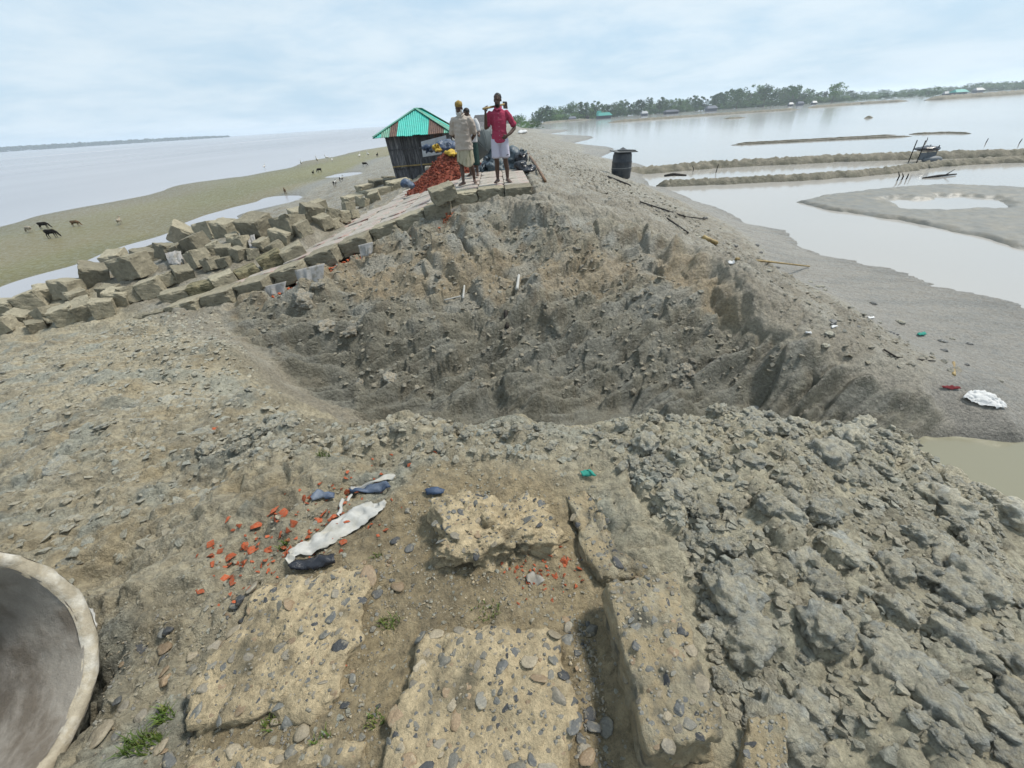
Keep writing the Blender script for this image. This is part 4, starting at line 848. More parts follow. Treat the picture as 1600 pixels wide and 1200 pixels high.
# ------------------------------------------------------------------ hut
def hut():
    y0 = 21.0; A = aty(620, 276, y0); B = aty(612, 212, y0)
    xl = aty(612, 240, y0).x; xr = aty(700, 235, y0).x; zt = aty(655, 205, y0).z; zb = hz(xl, y0)-.1; zfl = aty(625, 262, y0).z
    dp = 3.2; root = empty('tin_roofed_hut', ((xl+xr)/2, y0, zb)); tag(root, 'leaning dark plank hut with teal and rust tin roof', 'hut'); o0 = root.location
    lean = -.10
    def L_(x, y, z): return Vector((x+lean*(z-zfl), y, z))-o0
    bm = bmesh.new()                                                     # inner shell behind the planks
    vs = [bm.verts.new(L_(x, y, z)) for z in (zfl, zt) for x, y in ((xl+.03, y0+.04), (xr-.03, y0+.04), (xr-.03, y0+dp), (xl+.03, y0+dp))]
    for f in ((0, 1, 5, 4), (1, 2, 6, 5), (2, 3, 7, 6), (3, 0, 4, 7), (3, 2, 1, 0)): bm.faces.new([vs[i] for i in f])
    link('wall', bm_mesh('wall', bm), M['wood'], root)
    k = 17; wdt = (xr-xl)/k
    for i in range(k):
        bm = bmesh.new(); x = xl+wdt*(i+.5); t = rnd.uniform(-.02, .02)
        quad_between(bm, L_(x, y0+rnd.uniform(-.012, .012), zfl+rnd.uniform(-.05, .05)), L_(x+t, y0, zt-.01), wdt*rnd.uniform(.86, .98), .03, Vector((0, 1, 0)))
        o = link('plank', bm_mesh('plank', bm), M['wood'], root)
        if i >= k-3: o.material_slots[0].material = M['rust']
    k2 = 12
    for i in range(k2):
        for sx, x in ((-1, xl), (1, xr)):
            bm = bmesh.new(); y = y0+dp*(i+.5)/k2
            quad_between(bm, L_(x, y, zfl), L_(x, y, zt-.01), .03, dp/k2*.94, Vector((0, 1, 0))); link('plank', bm_mesh('plank', bm), M['rust'] if sx > 0 and i < 4 else M['wood'], root)
    for z in (zfl+.05, zfl+(zt-zfl)*.52):
        bm = bmesh.new(); quad_between(bm, L_(xl-.03, y0-.045, z), L_(xl+(xr-xl)*.72, y0-.045, z+.03), .05, .05); link('batten', bm_mesh('batten', bm), M['bamboo'] if z < zfl+.2 else M['wood'], root)
    for x, y in ((xl, y0), (xl+(xr-xl)*.5, y0-.02), (xr, y0), (xl, y0+dp), (xr, y0+dp), (xl+(xr-xl)*.25, y0+.1)):
        bm = bmesh.new(); zz_ = hz(x, y)-.2; tube(bm, [L_(x, y-.01, zz_), L_(x, y-.01, zt)], [.055, .05], 8); link('post', bm_mesh('post', bm), M['wood'], root)
    # skirt of earth-stained sheet under the floor
    bm = bmesh.new(); n = 14; r0 = []; r1 = []
    for i in range(n+1):
        x = xl+(xr-xl)*.55*i/n; q = .05*math.sin(i*1.7); r0.append(bm.verts.new(L_(x, y0+.06, zfl))); r1.append(bm.verts.new(L_(x-.1, y0+.08+q, hz(x, y0)-.1)))
    for i in range(n): bm.faces.new((r0[i], r1[i], r1[i+1], r0[i+1]))
    link('skirt', bm_mesh('skirt', bm), M['wood'], root)
    # roof: hipped front, ridge running away
    ex, ey = .42, .45; el = L_(xl-ex, y0-ey, zt-.12); er = L_(xr+ex, y0-ey, zt-.12+.02); bl = L_(xl-ex, y0+dp+ey, zt-.12); br = L_(xr+ex, y0+dp+ey, zt-.12)
    ap = aty(649, 170, y0+1.35); hgt = ap.z; ar = L_(ap.x-lean*(hgt-zfl), y0+1.35, hgt); arb = L_(ap.x+.15-lean*(hgt-zfl), y0+dp-1.2, hgt)
    def strips(e0, e1, t0, t1, cols, kname='roof_sheet'):
        m_ = len(cols); d = e1-e0; L2 = d.length_squared; a0 = max(.02, (t0-e0).dot(d)/L2); a1 = min(.98, (t1-e0).dot(d)/L2); upv = t0-(e0+d*a0)
        up = d.cross(upv).normalized(); up = up if up.z > 0 else -up
        def hh(t): return 1 if a0 <= t <= a1 else (t/a0 if t < a0 else (1-t)/(1-a1))
        for i, cname in enumerate(cols):
            a, b = i/m_, (i+1)/m_; bm = bmesh.new(); nn = 8; lo = []; hi = []
            for j in range(nn+1):
                t = a+(b-a)*j/nn; w_ = up*(.014*math.cos(j*math.pi)+.01*(i % 2)); p = e0+d*t
                lo.append(bm.verts.new(p+w_-upv*(.015+.012*math.sin(i*2.1)))); hi.append(bm.verts.new(p+w_+upv*max(.001, hh(t))))
            for j in range(nn): bm.faces.new((lo[j], lo[j+1], hi[j+1], hi[j]))
            o = link(kname, bm_mesh(kname, bm), M[cname], root); md = o.modifiers.new('s', 'SOLIDIFY'); md.thickness = .015
    ax_ = Vector((.06, 0, 0))
    strips(el, er, ar-ax_, ar+ax_, ['teal', 'palegreen', 'rust', 'teal', 'teal', 'teal', 'teal', 'rust', 'rust', 'palegreen'])
    strips(er, br, ar+ax_, arb+ax_, ['teal', 'palegreen', 'palegreen', 'teal', 'palegreen', 'rust'])
    strips(bl, el, arb-ax_, ar-ax_, ['teal', 'palegreen', 'rust', 'teal', 'palegreen'])
    strips(br, bl, arb+ax_, arb-ax_, ['rust', 'teal', 'rust', 'palegreen'])
    for a, b in ((el, ar), (er, ar), (ar, arb), (br, arb), (bl, arb)):
        bm = bmesh.new(); q = Vector((0, 0, .03)); quad_between(bm, a+q, b+q, .16, .02); link('ridge_cap', bm_mesh('ridge_cap', bm), M['palegreen'], root)
    return xl, xr, y0
hxl, hxr, hy = hut()

# far shacks on the bank
def shack(px, y, w_, h_, d_, roofm, lab, wallm='housewall', zbase=None, grp='distant houses'):
    p = aty(px, 250, y); z = hz(p.x, y) if zbase is None else zbase; root = empty('distant_house', (p.x, y, z)); tag(root, lab, 'house', grp)
    bm = bmesh.new(); box(bm, (0, 0, h_*.3), (w_, d_, h_*.6)); link('wall', bm_mesh('wall', bm), M[wallm], root)
    bm = bmesh.new(); a = w_*.6; b = d_*.6; e = h_*.55
    vs = [bm.verts.new(q) for q in ((-a, -b, e), (a, -b, e), (a, b, e), (-a, b, e), (-a*.8, 0, h_), (a*.8, 0, h_))]
    for f in ((0, 1, 5, 4), (2, 3, 4, 5), (3, 0, 4), (1, 2, 5), (3, 2, 1, 0)): bm.faces.new([vs[i] for i in f])
    link('roof', bm_mesh('roof', bm), M[roofm], root)
    bm = bmesh.new(); box(bm, (-w_*.15, -d_*.5-.01*w_, h_*.25), (w_*.16, .02*w_, h_*.46)); link('door', bm_mesh('door', bm), M['wood'], root)
shack(752, 37, 3.2, 1.7, 2.6, 'wood', 'low dark roofed shack behind the umbrella'); shack(770, 48, 3, 1.9, 3, 'wood', 'second dark shack farther along the bank')

# ------------------------------------------------------------------ brick heap and tarps
def heap(name, px0, px1, y, top_px, m, lab, cat, depth=1.3, bumpy=.05, seed=0, kind=None, chips=0):
    a = aty(px0, 280, y); b = aty(px1, 280, y); cx = (a.x+b.x)/2; rx = (b.x-a.x)/2; tz = aty(*top_px, y).z
    n = 60; Vs = []; k = 26; zr = [];
    for i in range(k+1):
        for j in range(n):
            t = 2*math.pi*j/n; r_ = i/k; q = 1+.10*mnoise.noise(Vector((math.cos(t)*1.5+seed, math.sin(t)*1.5, 0)))
            x = cx+rx*r_*q*math.cos(t); yy = y+depth*r_*q*math.sin(t); g = hz(x, yy)
            h = max(0, 1-r_)**.9; z = g*(1-h)+tz*h if False else g+(tz-hz(cx, y))*h
            Vs.append((x, yy, z-.05*r_+bumpy*mnoise.fractal(Vector((x*5, yy*5, seed)), .8, 2, 4)))
    Fs = [[i*n+j, i*n+(j+1) % n, (i+1)*n+(j+1) % n, (i+1)*n+j] for i in range(k) for j in range(n)]
    root = tag(link(name, np_mesh(name, Vs, Fs), m), lab, cat)
    if chips:
        Vs2 = []; Fs2 = []; off = 0; bs = [lump(1, 95+i, .55, .6) for i in range(5)]
        for _ in range(chips):
            v = Vs[rnd.randrange(len(Vs))]; s = rnd.uniform(.02, .055); V, Fc = bs[rnd.randrange(5)]
            mm = np.array(Euler((rnd.uniform(0, 6), rnd.uniform(0, 6), 0)).to_matrix()); Vs2.append((V*s) @ mm.T+np.array(v)+np.array((rnd.gauss(0, .04), rnd.gauss(0, .04), .01))); Fs2.append(Fc+off); off += len(V)
        tag(link('brick_chips', np_mesh('brick_chips', np.concatenate(Vs2), np.concatenate(Fs2), False), M['brickpile'], root), kind='stuff')
    return root
heap('brick_chip_heap', 612, 790, 15.2, (698, 240), M['brickpile'], 'heap of dark red brick chips in front of the hut', 'brick heap', 1.6, .05, 3, chips=2600)
def lumpcloth(name, spec, m, lab, cat, seed, amp=.12, voxel=None):
    """crumpled tarpaulin bundle: merged ellipsoids with sharp folds"""
    bm = bmesh.new()
    for c, r_ in spec: ellipsoid(bm, c, r_, None, 3)
    me = remeshed(name, bm, voxel or .035, 1)
    for v in me.vertices:
        q = v.co*3.2+Vector((seed, 0, 0)); d = mnoise.ridged_multi_fractal(q, .9, 2.1, 4, .9, 2.0) if False else mnoise.fractal(q, .7, 2.2, 4)
        f = abs(mnoise.noise(v.co*2.4+Vector((0, seed, 0))))
        v.co += v.normal*amp*(d*.7-f)
    return tag(link(name, me, m), lab, cat)
def sp(px, py, y, rx, ry, rz): c = aty(px, py, y); return (c, (rx, ry, rz))
lumpcloth('tarpaulin_bundle', [sp(772, 262, 14.3, .38, .35, .36), sp(765, 240, 14.6, .22, .3, .28), sp(800, 250, 14.5, .42, .4, .36), sp(795, 268, 14.2, .55, .4, .2), sp(750, 268, 14.3, .2, .3, .18)], M['tealtarp'], 'blue grey tarpaulin bundle heaped behind the man in red', 'tarpaulin', 2, .13)
lumpcloth('black_plastic_sheet', [sp(812, 258, 13.6, .2, .22, .12), sp(822, 266, 13.4, .22, .22, .1), sp(829, 263, 13.5, .14, .2, .1), sp(815, 247, 14.0, .2, .2, .16)], M['blackplastic'], 'shiny black plastic sheeting trailing right of the man in red', 'plastic sheet', 5, .1)
lumpcloth('blue_tarpaulin', [sp(676, 231, 17.6, .45, .25, .14), sp(692, 230, 17.2, .45, .25, .2), sp(702, 226, 17.4, .35, .25, .16)], M['bluetarp'], 'faded blue tarpaulin draped behind the brick heap', 'tarpaulin', 8, .12)
bm = bmesh.new(); a = [aty(658, 222, 18.6), aty(697, 212, 18.6), aty(700, 240, 17.9), aty(661, 246, 17.9)]; bm.faces.new([bm.verts.new(q) for q in a])
o = link('grey_sheet', bm_mesh('grey_sheet', bm), M['greytarp']); md = o.modifiers.new('s', 'SOLIDIFY'); md.thickness = .02; tag(o, 'flat grey blue sheet leaning on the hut wall', 'sheet')
lumpcloth('yellow_sack', [sp(680, 230, 16.6, .12, .12, .10), sp(684, 235, 16.5, .12, .12, .05)], M['yellow'], 'crumpled yellow sack at the back of the brick heap', 'sack', 11, .09, .02)
lumpcloth('yellow_sack', [sp(703, 238, 15.0, .16, .15, .07), sp(708, 241, 14.9, .14, .14, .06)], M['yellow'], 'yellow sack right beside the bearded man', 'sack', 13, .08, .02)
lumpcloth('blue_bag', [sp(634, 287, 14.2, .16, .2, .13), sp(642, 290, 14.0, .12, .15, .1)], M['bluetarp'], 'dark blue bag at the foot of the brick heap', 'bag', 15, .07, .02)
o = lumpcloth('white_bundle', [sp(817, 206, 26, .22, .2, .09), sp(813, 207, 25.9, .14, .2, .07)], M['cloth'], 'small white bundle on the bank behind the man in red', 'bundle', 17, .08, .04)

# ------------------------------------------------------------------ drum
def drum():
    p = G(970, 276); root = empty('storage_drum', (p.x, p.y, p.z-.08)); tag(root, 'dark plastic drum with a flat board lid on the field side bank', 'drum')
    dep = p.y*math.cos(PITCH)-(p.z-EYE)*math.sin(PITCH); r = 14.5*dep/FPX; h = (aty(970, 238, p.y).z-p.z)+.08
    bm = bmesh.new(); prof = [(0, .93), (.04, .98), (.2, 1.0), (.33, 1.03), (.36, 1.06), (.39, 1.03), (.62, 1.02), (.65, 1.05), (.68, 1.0), (.9, .97), (.97, .9), (1, .86)]
    tube(bm, [(0, 0, h*a) for a, _ in prof], [r*b for _, b in prof], 32); link('body', bm_mesh('body', bm, True), M['barrel'], root)
    bm = bmesh.new(); box(bm, (.06*r, -.05, h+.055), (r*2.25, r*1.9, .045), Euler((.05, .02, .2)).to_matrix()); box(bm, (.35*r, -.1, h+.10), (r*1.7, r*.9, .035), Euler((.0, .05, .1)).to_matrix()); link('lid', bm_mesh('lid', bm), M['lid'], root)
    bm = bmesh.new(); n = 40; 
    for k in range(n):
        t0, t1 = 2*math.pi*k/n, 2*math.pi*(k+1)/n; rr = r*1.05
        quad_between(bm, (rr*math.cos(t0), rr*math.sin(t0), h*.42), (rr*math.cos(t1), rr*math.sin(t1), h*.42), .012, .012)
    link('cord', bm_mesh('cord', bm), M['sack'], root)
drum()

# ------------------------------------------------------------------ sticks and litter on the banks
def stick(pts, r, m, lab, cat='stick', lift=.02, name='stick', raised=None):
    Q = []
    for i, a in enumerate(pts):
        p = G(*a); z = raised[i] if raised else 0; Q.append(Vector((p.x, p.y, p.z+lift+z)))
    PQ = []
    for a, b in zip(Q[:-1], Q[1:]):
        for k in range(6): PQ.append(a.lerp(b, k/6))
    PQ.append(Q[-1]); bm = bmesh.new(); tube(bm, PQ, [r*(1-.25*i/len(PQ))*(1.0 if i % 5 else 1.12) for i in range(len(PQ))], 8)
    return tag(link(name, bm_mesh(name, bm, True), m), lab, cat, 'sticks and poles')
stick([(822, 238), (836, 258), (852, 286)], .045, M['oldbamboo'], 'long brown bamboo pole lying along the crest', 'pole', .05, 'bamboo_pole')
stick([(1150, 407), (1200, 411), (1264, 418)], .022, M['bamboo'], 'pale bamboo pole lying on the mud flat', 'pole', .03, 'bamboo_pole')
stick([(1098, 374), (1120, 383)], .055, M['bamboo'], 'short yellow bamboo stub on the right bank', 'pole', .04, 'bamboo_stub')
stick([(1000, 317), (1040, 330), (1070, 340), (1102, 344)], .02, M['stick'], 'upper of two black branches on the right bank', lift=.03, name='branch')
stick([(1012, 322), (1045, 345), (1075, 366)], .022, M['stick'], 'lower of two black branches on the right bank', lift=.03, name='branch')
stick([(950, 277), (970, 285), (985, 291)], .04, M['stick'], 'black plank end lying by the drum', lift=.03, name='branch')
stick([(1490, 586), (1490, 566)], .022, M['bamboo'], 'short upright bamboo peg above the white cloth', lift=0, name='bamboo_peg', raised=[0, .0])
stick([(808, 456), (811, 434)], .03, M['sack'], 'white bent stick poking from the upper cut face', lift=.05, name='stick')
stick([(724, 470), (726, 450)], .022, M['sack'], 'thin pale root left of the white stick', lift=.05, name='stick')
stick([(792, 515), (790, 488)], .04, M['stick'], 'black stub stuck in the cut face', lift=.03, name='stick')
stick([(695, 472), (720, 466)], .014, M['sack'], 'tiny pale twig lying across the cut face', lift=.04)
stick([(1380, 548), (1400, 560), (1460, 566)], .012, M['stick'], 'thin dark twig on the grey mud flat', lift=.02)
cloth('white_cloth', [(1502, 624), (1512, 614), (1535, 613), (1556, 622)], [(1514, 630), (1530, 635), (1558, 640), (1572, 640)], .015, M['cloth'], 'crumpled white cloth on the mud above the pool', 'cloth', n=34, k=22, fold=.035, seed=31, th=.004)
cloth('red_rag', [(1468, 606), (1485, 604), (1498, 607)], [(1472, 609), (1488, 610), (1500, 610)], .01, M['redcloth'], 'dark red rag left of the white cloth', 'cloth', n=10, k=5, fold=.02, seed=33, th=.004)
cloth('green_rag', [(1432, 523), (1444, 521)], [(1434, 526), (1446, 525)], .01, M['greencloth'], 'small green rag on the mud flat', 'cloth', n=8, k=4, fold=.03, seed=35, th=.01)
for px, py, lab in ((1142, 412, 'white scrap on the bank left of the pale pole'), (1262, 522, 'white scrap on the rim of the cut face'), (1303, 512, 'tiny white scrap on the right bank below the rim'), (1360, 497, 'single white scrap out on the mud flat')):
    cloth('litter_scrap', [(px-5, py-1), (px+4, py-2)], [(px-4, py+2), (px+6, py+1)], .01, M['cloth'], lab, 'litter', 'white litter on the bank', n=8, k=4, fold=.015, seed=px, th=.004)
# scattered small stones and bits on the bank and flat
LIT = pl((850, 250, .1), (930, 300, -.4), (1100, 390, -.8), (1270, 530, -1.3), (1440, 600, -1.8), (1600, 640, -1.95), (1600, 560, -1.95), (1300, 440, -1.9), (1050, 330, -1.5), (900, 240, -.2))
for x, y in scatter_poly(LIT, 110, rnd):
    s = rnd.uniform(.02, .07); o = own('bank_stone', CL[rnd.randrange(9)], M['clod'] if rnd.random() < .7 else M['peb'][2]); o.scale = (s*1.2, s, s*.6); o.rotation_euler = (0, 0, rnd.uniform(0, 6)); o.location = (x, y, hz(x, y)+s*.1)
    tag(o, 'small lump of mud on the field side bank', 'clod', 'small lumps on the field side bank')

# ------------------------------------------------------------------ dykes and bars in the flooded fields
def dyke(pts, wd, h, lab, m='dyke', seed=0, name='mud_dyke', n=90, rough=.35):
    Q = [at(a, b, WL) for a, b in pts]; cum = [0]
    for a, b in zip(Q[:-1], Q[1:]): cum.append(cum[-1]+(b-a).length)
    T = cum[-1]; Vs = []; k = 10
    for i in range(n+1):
        s = T*i/n; j = max(0, min(len(Q)-2, next((q for q in range(len(Q)-1) if cum[q+1] >= s), len(Q)-2))); f = (s-cum[j])/(cum[j+1]-cum[j]); p = Q[j].lerp(Q[j+1], f); d = (Q[j+1]-Q[j]).normalized(); sd_ = Vector((-d.y, d.x, 0))
        w0 = wd*(1+.35*mnoise.fractal(Vector((s/wd*.6, seed, 0)), .8, 2, 3)); tp = min(1, min(i, n-i)/6+.15)
        p = p+sd_*wd*.35*mnoise.fractal(Vector((s/wd*.3, seed+9, 0)), .8, 2, 3)
        for q in range(k+1):
            u = q/k*2-1; hh = h*tp*(1-u*u)**.7*(1+rough*mnoise.fractal(Vector((s/wd*2.2, u*2.5, seed)), .8, 2, 4))
            v = p+sd_*u*w0*tp; Vs.append((v.x, v.y, WL-.12+hh+.12*(1-abs(u))))
    Fs = [[i*(k+1)+j, (i+1)*(k+1)+j, (i+1)*(k+1)+j+1, i*(k+1)+j+1] for i in range(n) for j in range(k)]
    return tag(link(name, np_mesh(name, Vs, Fs), M[m]), lab, 'dyke', 'mud dykes in the flooded fields', kind='structure')
dyke([(930, 276), (1010, 270), (1120, 261), (1300, 252), (1450, 247), (1640, 243)], .75, .40, 'long mud dyke across the field, nearer the drum', n=260, seed=1)
dyke([(1025, 291), (1120, 287), (1250, 281), (1380, 271), (1440, 262), (1500, 257), (1640, 250)], .5, .30, 'lower crooked mud dyke in front of the long one', n=260, seed=2)
dyke([(1142, 227), (1300, 219), (1425, 213)], .12, .12, 'thin mud line in the open water', n=90, seed=3); dyke([(1150, 224.5), (1300, 216.5), (1400, 211)], .12, .11, 'second thin mud line beside the first', n=80, seed=4); dyke([(1420, 210), (1480, 208), (1518, 209)], .2, .14, 'short bar at the end of the thin mud lines', n=40, seed=5)
dyke([(950, 192), (1100, 181), (1250, 171)], 1.6, .7, 'far low dyke in front of the trees', n=80, seed=6); dyke([(1262, 169), (1340, 163), (1420, 158)], 2.0, .9, 'far dyke in front of the gap in the trees', n=60, seed=7); dyke([(1445, 157), (1520, 152), (1640, 144)], 4, 1.5, 'broad dark far dyke at the right edge', n=60, seed=8)
dyke([(846, 193), (880, 190), (925, 187)], 1.6, .8, 'low spit by the end of the embankment', n=40, seed=9); dyke([(1130, 186), (1165, 184)], .9, .35, 'tiny mud islet in the far water', n=20, seed=10); dyke([(1350, 185), (1364, 184)], .8, .35, 'dark speck of mud in the far water', n=12, seed=11)
# mud bar in the channel: heightfield with pools
def bar():
    poly = [at(*p, WL)[:2] for p in ((1236, 316), (1290, 306), (1370, 296), (1450, 290), (1560, 292), (1660, 300), (1720, 430), (1600, 392), (1500, 365), (1400, 345), (1300, 330))]
    xs = [p[0] for p in poly]; ys = [p[1] for p in poly]; gx = np.linspace(min(xs)-1, max(xs)+1, 200); gy = np.linspace(min(ys)-1, max(ys)+1, 200); X2, Y2 = np.meshgrid(gx, gy)
    ins = np.zeros(X2.shape, bool); dm_ = np.full(X2.shape, 1e9)
    for i in range(len(poly)):
        x0, y0 = poly[i]; x1, y1 = poly[(i+1) % len(poly)]; c = ((y0 > Y2) != (y1 > Y2)) & (X2 < (x1-x0)*(Y2-y0)/((y1-y0) or 1e-9)+x0); ins ^= c
        t = np.clip(((X2-x0)*(x1-x0)+(Y2-y0)*(y1-y0))/((x1-x0)**2+(y1-y0)**2), 0, 1); dm_ = np.minimum(dm_, np.hypot(X2-x0-t*(x1-x0), Y2-y0-t*(y1-y0)))
    sd_ = np.where(ins, dm_, -dm_)+.25*fbm(X2*1.2, Y2*1.2, 3, 300)
    z = -.25+.36*sstep(-.3, .35, sd_)+.05*fbm(X2*.8, Y2*.8, 4, 301)+.02*fbm(X2*4, Y2*4, 3, 302)
    pc = at(1480, 318, WL); pool = sstep(.15, .5, 1-np.hypot((X2-pc.x)/3.2, (Y2-pc.y)/2.2)+.5*fbm(X2*.7, Y2*.7, 3, 303)); z = z-.16*pool
    ix = np.arange(200*200).reshape(200, 200); F_ = np.stack([ix[:-1, :-1], ix[:-1, 1:], ix[1:, 1:], ix[1:, :-1]], -1).reshape(-1, 4)
    tag(link('mud_bar', np_mesh('mud_bar', np.stack([X2, Y2, z+WL], -1).reshape(-1, 3), F_), M['drift']), 'flat grey mud bar with shallow pools in the channel', 'mud bar', kind='structure')
bar()
# small shelter on the dyke, stakes, floating branch
def shelter():
    p = at(1438, 253, WL); root = empty('net_shelter', (p.x, p.y, WL)); tag(root, 'small dark makeshift shelter on the field dyke', 'shelter')
    for x, y in ((-.5, -.3), (.5, -.3), (-.5, .3), (.5, .3)):
        bm = bmesh.new(); tube(bm, [(x, y, -.3), (x, y, .9+(.3 if x < 0 else 0))], [.03, .03], 6); link('post', bm_mesh('post', bm), M['stick'], root)
    bm = bmesh.new(); ellipsoid(bm, (.1, 0, .72), (.72, .5, .16)); 
    for v in bm.verts: v.co += Vector((0, 0, .1*mnoise.noise(v.co*4)))
    link('cover', bm_mesh('cover', bm, True), M['blackplastic'], root)
    bm = bmesh.new(); box(bm, (0, -.32, .35), (1.0, .03, .4)); link('net_panel', bm_mesh('net_panel', bm), M['greytarp'], root)
    bm = bmesh.new(); ellipsoid(bm, (.3, -.4, .15), (.6, .3, .2)); link('net_heap', bm_mesh('net_heap', bm, True), M['greytarp'], root)
shelter()
for px, py, h, lab in ((1118, 270, .5, 'leaning stake left in the field pond'), (1082, 268, .35, 'stub of a stake near the dyke'), (1401, 282, .4, 'bent stake in front of the lower dyke'), (1408, 281, .3, 'second bent stake beside the first'), (1415, 280, .25, 'shortest stake of the three at the lower dyke'), (1540, 223, .3, 'lone stake in open water right'), (1592, 224, .3, 'stake at the far right in open water'), (1447, 221, .3, 'stake at the end of the net line')):
    p = at(px, py, WL); bm = bmesh.new(); tube(bm, [(p.x, p.y, WL-.3), (p.x+.05, p.y, WL+h*.5), (p.x+.12*rnd.uniform(-1, 1), p.y, WL+h)], [.035, .03, .02], 6); tag(link('stake', bm_mesh('stake', bm), M['stick']), lab, 'stake', 'stakes in the flooded field')
p = at(1475, 276, WL); bm = bmesh.new(); tube(bm, [(p.x-1.2, p.y-.1, WL+.02), (p.x-.3, p.y, WL+.06), (p.x+.8, p.y+.2, WL+.05)], [.03, .06, .03], 7); tube(bm, [(p.x, p.y, WL+.05), (p.x+.5, p.y+.1, WL+.3)], [.03, .015], 6); tag(link('floating_branch', bm_mesh('floating_branch', bm, True), M['stick']), 'dark branch afloat before the lower dyke', 'branch')
p = at(1050, 284, WL); bm = bmesh.new(); tube(bm, [(p.x-.5, p.y, WL+.35), (p.x, p.y, WL+.4), (p.x+.8, p.y, WL+.3)], [.06, .09, .05], 7); tag(link('driftwood', bm_mesh('driftwood', bm, True), M['stick']), 'dark driftwood on the near end of the lower dyke', 'driftwood')

# ------------------------------------------------------------------ trees
def crown_mesh(seed, kind):
    r = random.Random(seed); Vs = []; Fs = []
    if kind == 0: cl = [(r.gauss(0, .12), r.gauss(0, .12), .12+.85*i/18, .24*(1-.6*i/18)) for i in range(19)]
    elif kind == 1: cl = [(r.gauss(0, .2), r.gauss(0, .2), r.uniform(.4, .92), r.uniform(.14, .22)) for i in range(18)]
    else: cl = [(r.gauss(0, .28), r.gauss(0, .28), r.uniform(.05, .8), r.uniform(.15, .26)) for i in range(26)]
    for cx, cy, cz, cr in cl:
        for _ in range(34):
            d = Vector((r.gauss(0, 1), r.gauss(0, 1), r.gauss(0, 1))).normalized()*cr*r.random()**.4; c = Vector((cx, cy, cz))+Vector((d.x, d.y, d.z*.8)); s = r.uniform(.028, .055)
            a = Vector((r.gauss(0, 1), r.gauss(0, 1), r.gauss(0, 1))).normalized(); b = a.orthogonal().normalized(); o_ = len(Vs)
            Vs += [(c+a*s)[:], (c+b*s*.6)[:], (c-a*s)[:], (c-b*s*.6)[:]]; Fs.append([o_, o_+1, o_+2, o_+3])
    return np_mesh('crown', Vs, Fs, False)
CR = [crown_mesh(i, i % 3) for i in range(9)]
bm = bmesh.new(); tube(bm, [(0, 0, -.02), (.01, 0, .3), (-.01, .01, .6), (0, 0, .85)], [.02, .016, .011, .005], 6)
for a in range(5): tube(bm, [(0, 0, .35+.08*a), (.16*math.cos(a*2.3), .16*math.sin(a*2.3), .5+.08*a)], [.007, .003], 5)
TR = bm_mesh('trunk', bm, True)
def tree(px, dist, hpx, lab, kind=None, wide=1.):
    r = ray(px, 400); q = Vector((r.x, r.y)).normalized()*dist; hor = 235-.0644*px; sc = FPX/(q.y*math.cos(PITCH)**2); h = hpx/sc*.95
    root = empty('tree', (q.x, q.y, WL)); root.rotation_euler = (0, 0, rnd.uniform(0, 6.3)); tag(root, lab, 'tree', 'trees on the far shore')
    tr = own('trunk', TR, M['bark'], root); tr.scale = (h, h, h)
    k = kind if kind is not None else rnd.choice((0, 2, 0, 2, 1)); cr = own('crown', CR[k+3*rnd.randrange(3)], M['leaf'][rnd.randrange(3)], root); wv = h*wide*rnd.uniform(.9, 1.25); cr.scale = (wv, wv, h)
prof = [(838, 17), (850, 23), (870, 25), (900, 28), (930, 26), (960, 25), (1000, 25), (1040, 23), (1070, 25), (1100, 29), (1130, 32), (1160, 30), (1200, 24), (1240, 17), (1262, 13)]
px = 838
while px < 1262:
    hp_ = np.interp(px, [a for a, _ in prof], [b for _, b in prof]); d = np.interp(px, [838, 1000, 1262], [330, 420, 520])*rnd.uniform(.95, 1.12)
    tree(px, d, hp_*rnd.uniform(.72, 1.1), 'green tree in the dense row on the far shore', None, 1.05); px += rnd.uniform(3.0, 5.5)
px = 1262
while px < 1610:
    tree(px, np.interp(px, [1262, 1400, 1600], [900, 800, 700])*rnd.uniform(.95, 1.1), rnd.uniform(11, 17)*(1.0 if px > 1400 else .75), 'hazy tree in the distant row at the right', 2 if rnd.random() < .7 else None, 1.4); px += rnd.uniform(4, 7)
for px, d, h, lab in ((1228, 430, 33, 'tall lone tree standing above the row at its right end'), (1357, 480, 18, 'dark round tree at the end of the nearer row'), (1140, 420, 37, 'tallest tree in the middle of the shore row'), (1105, 420, 34, 'tall tree left of the tallest one'), (1175, 430, 33, 'tall tree right of the tallest one'), (1500, 690, 21, 'small tree rising above the distant row at right'), (1583, 690, 23, 'tree rising at the right edge of the picture')): tree(px, d, h, lab, 1 if h > 23 else 2, .8 if h > 23 else 1.5)
for px in range(836, 1262, 6): tree(px, np.interp(px, [838, 1000, 1262], [318, 400, 500]), rnd.uniform(8, 13), 'low shrub at the foot of the shore trees', 2, 2.0)
for px in range(1262, 1606, 9): tree(px, 680, rnd.uniform(6, 9), 'low hazy shrub under the distant right row', 2, 2.2)
for px in range(1270, 1352, 9): tree(px, 540*rnd.uniform(.95, 1.05), rnd.uniform(10, 15), 'low bush in the nearer row right of the tall trees', 2, 1.5)
for i, (px, d, h) in enumerate(((822, 150, 9), (830, 170, 10), (815, 190, 12), (806, 210, 12), (812, 230, 14), (840, 180, 9))): 
    r = ray(px, 250); q = Vector((r.x, r.y)).normalized()*d; root = empty('tree', (q.x, q.y, hz(q.x, min(q.y, 168)))); tag(root, 'bushy tree where the embankment meets the horizon', 'tree', 'trees at the end of the embankment')
    hh = h*d/900*1.4; tr = own('trunk', TR, M['bark'], root); tr.scale = (hh,)*3; cr = own('crown', CR[2+3*rnd.randrange(3)], M['leaf'][rnd.randrange(3)], root); cr.scale = (hh*1.3, hh*1.3, hh)
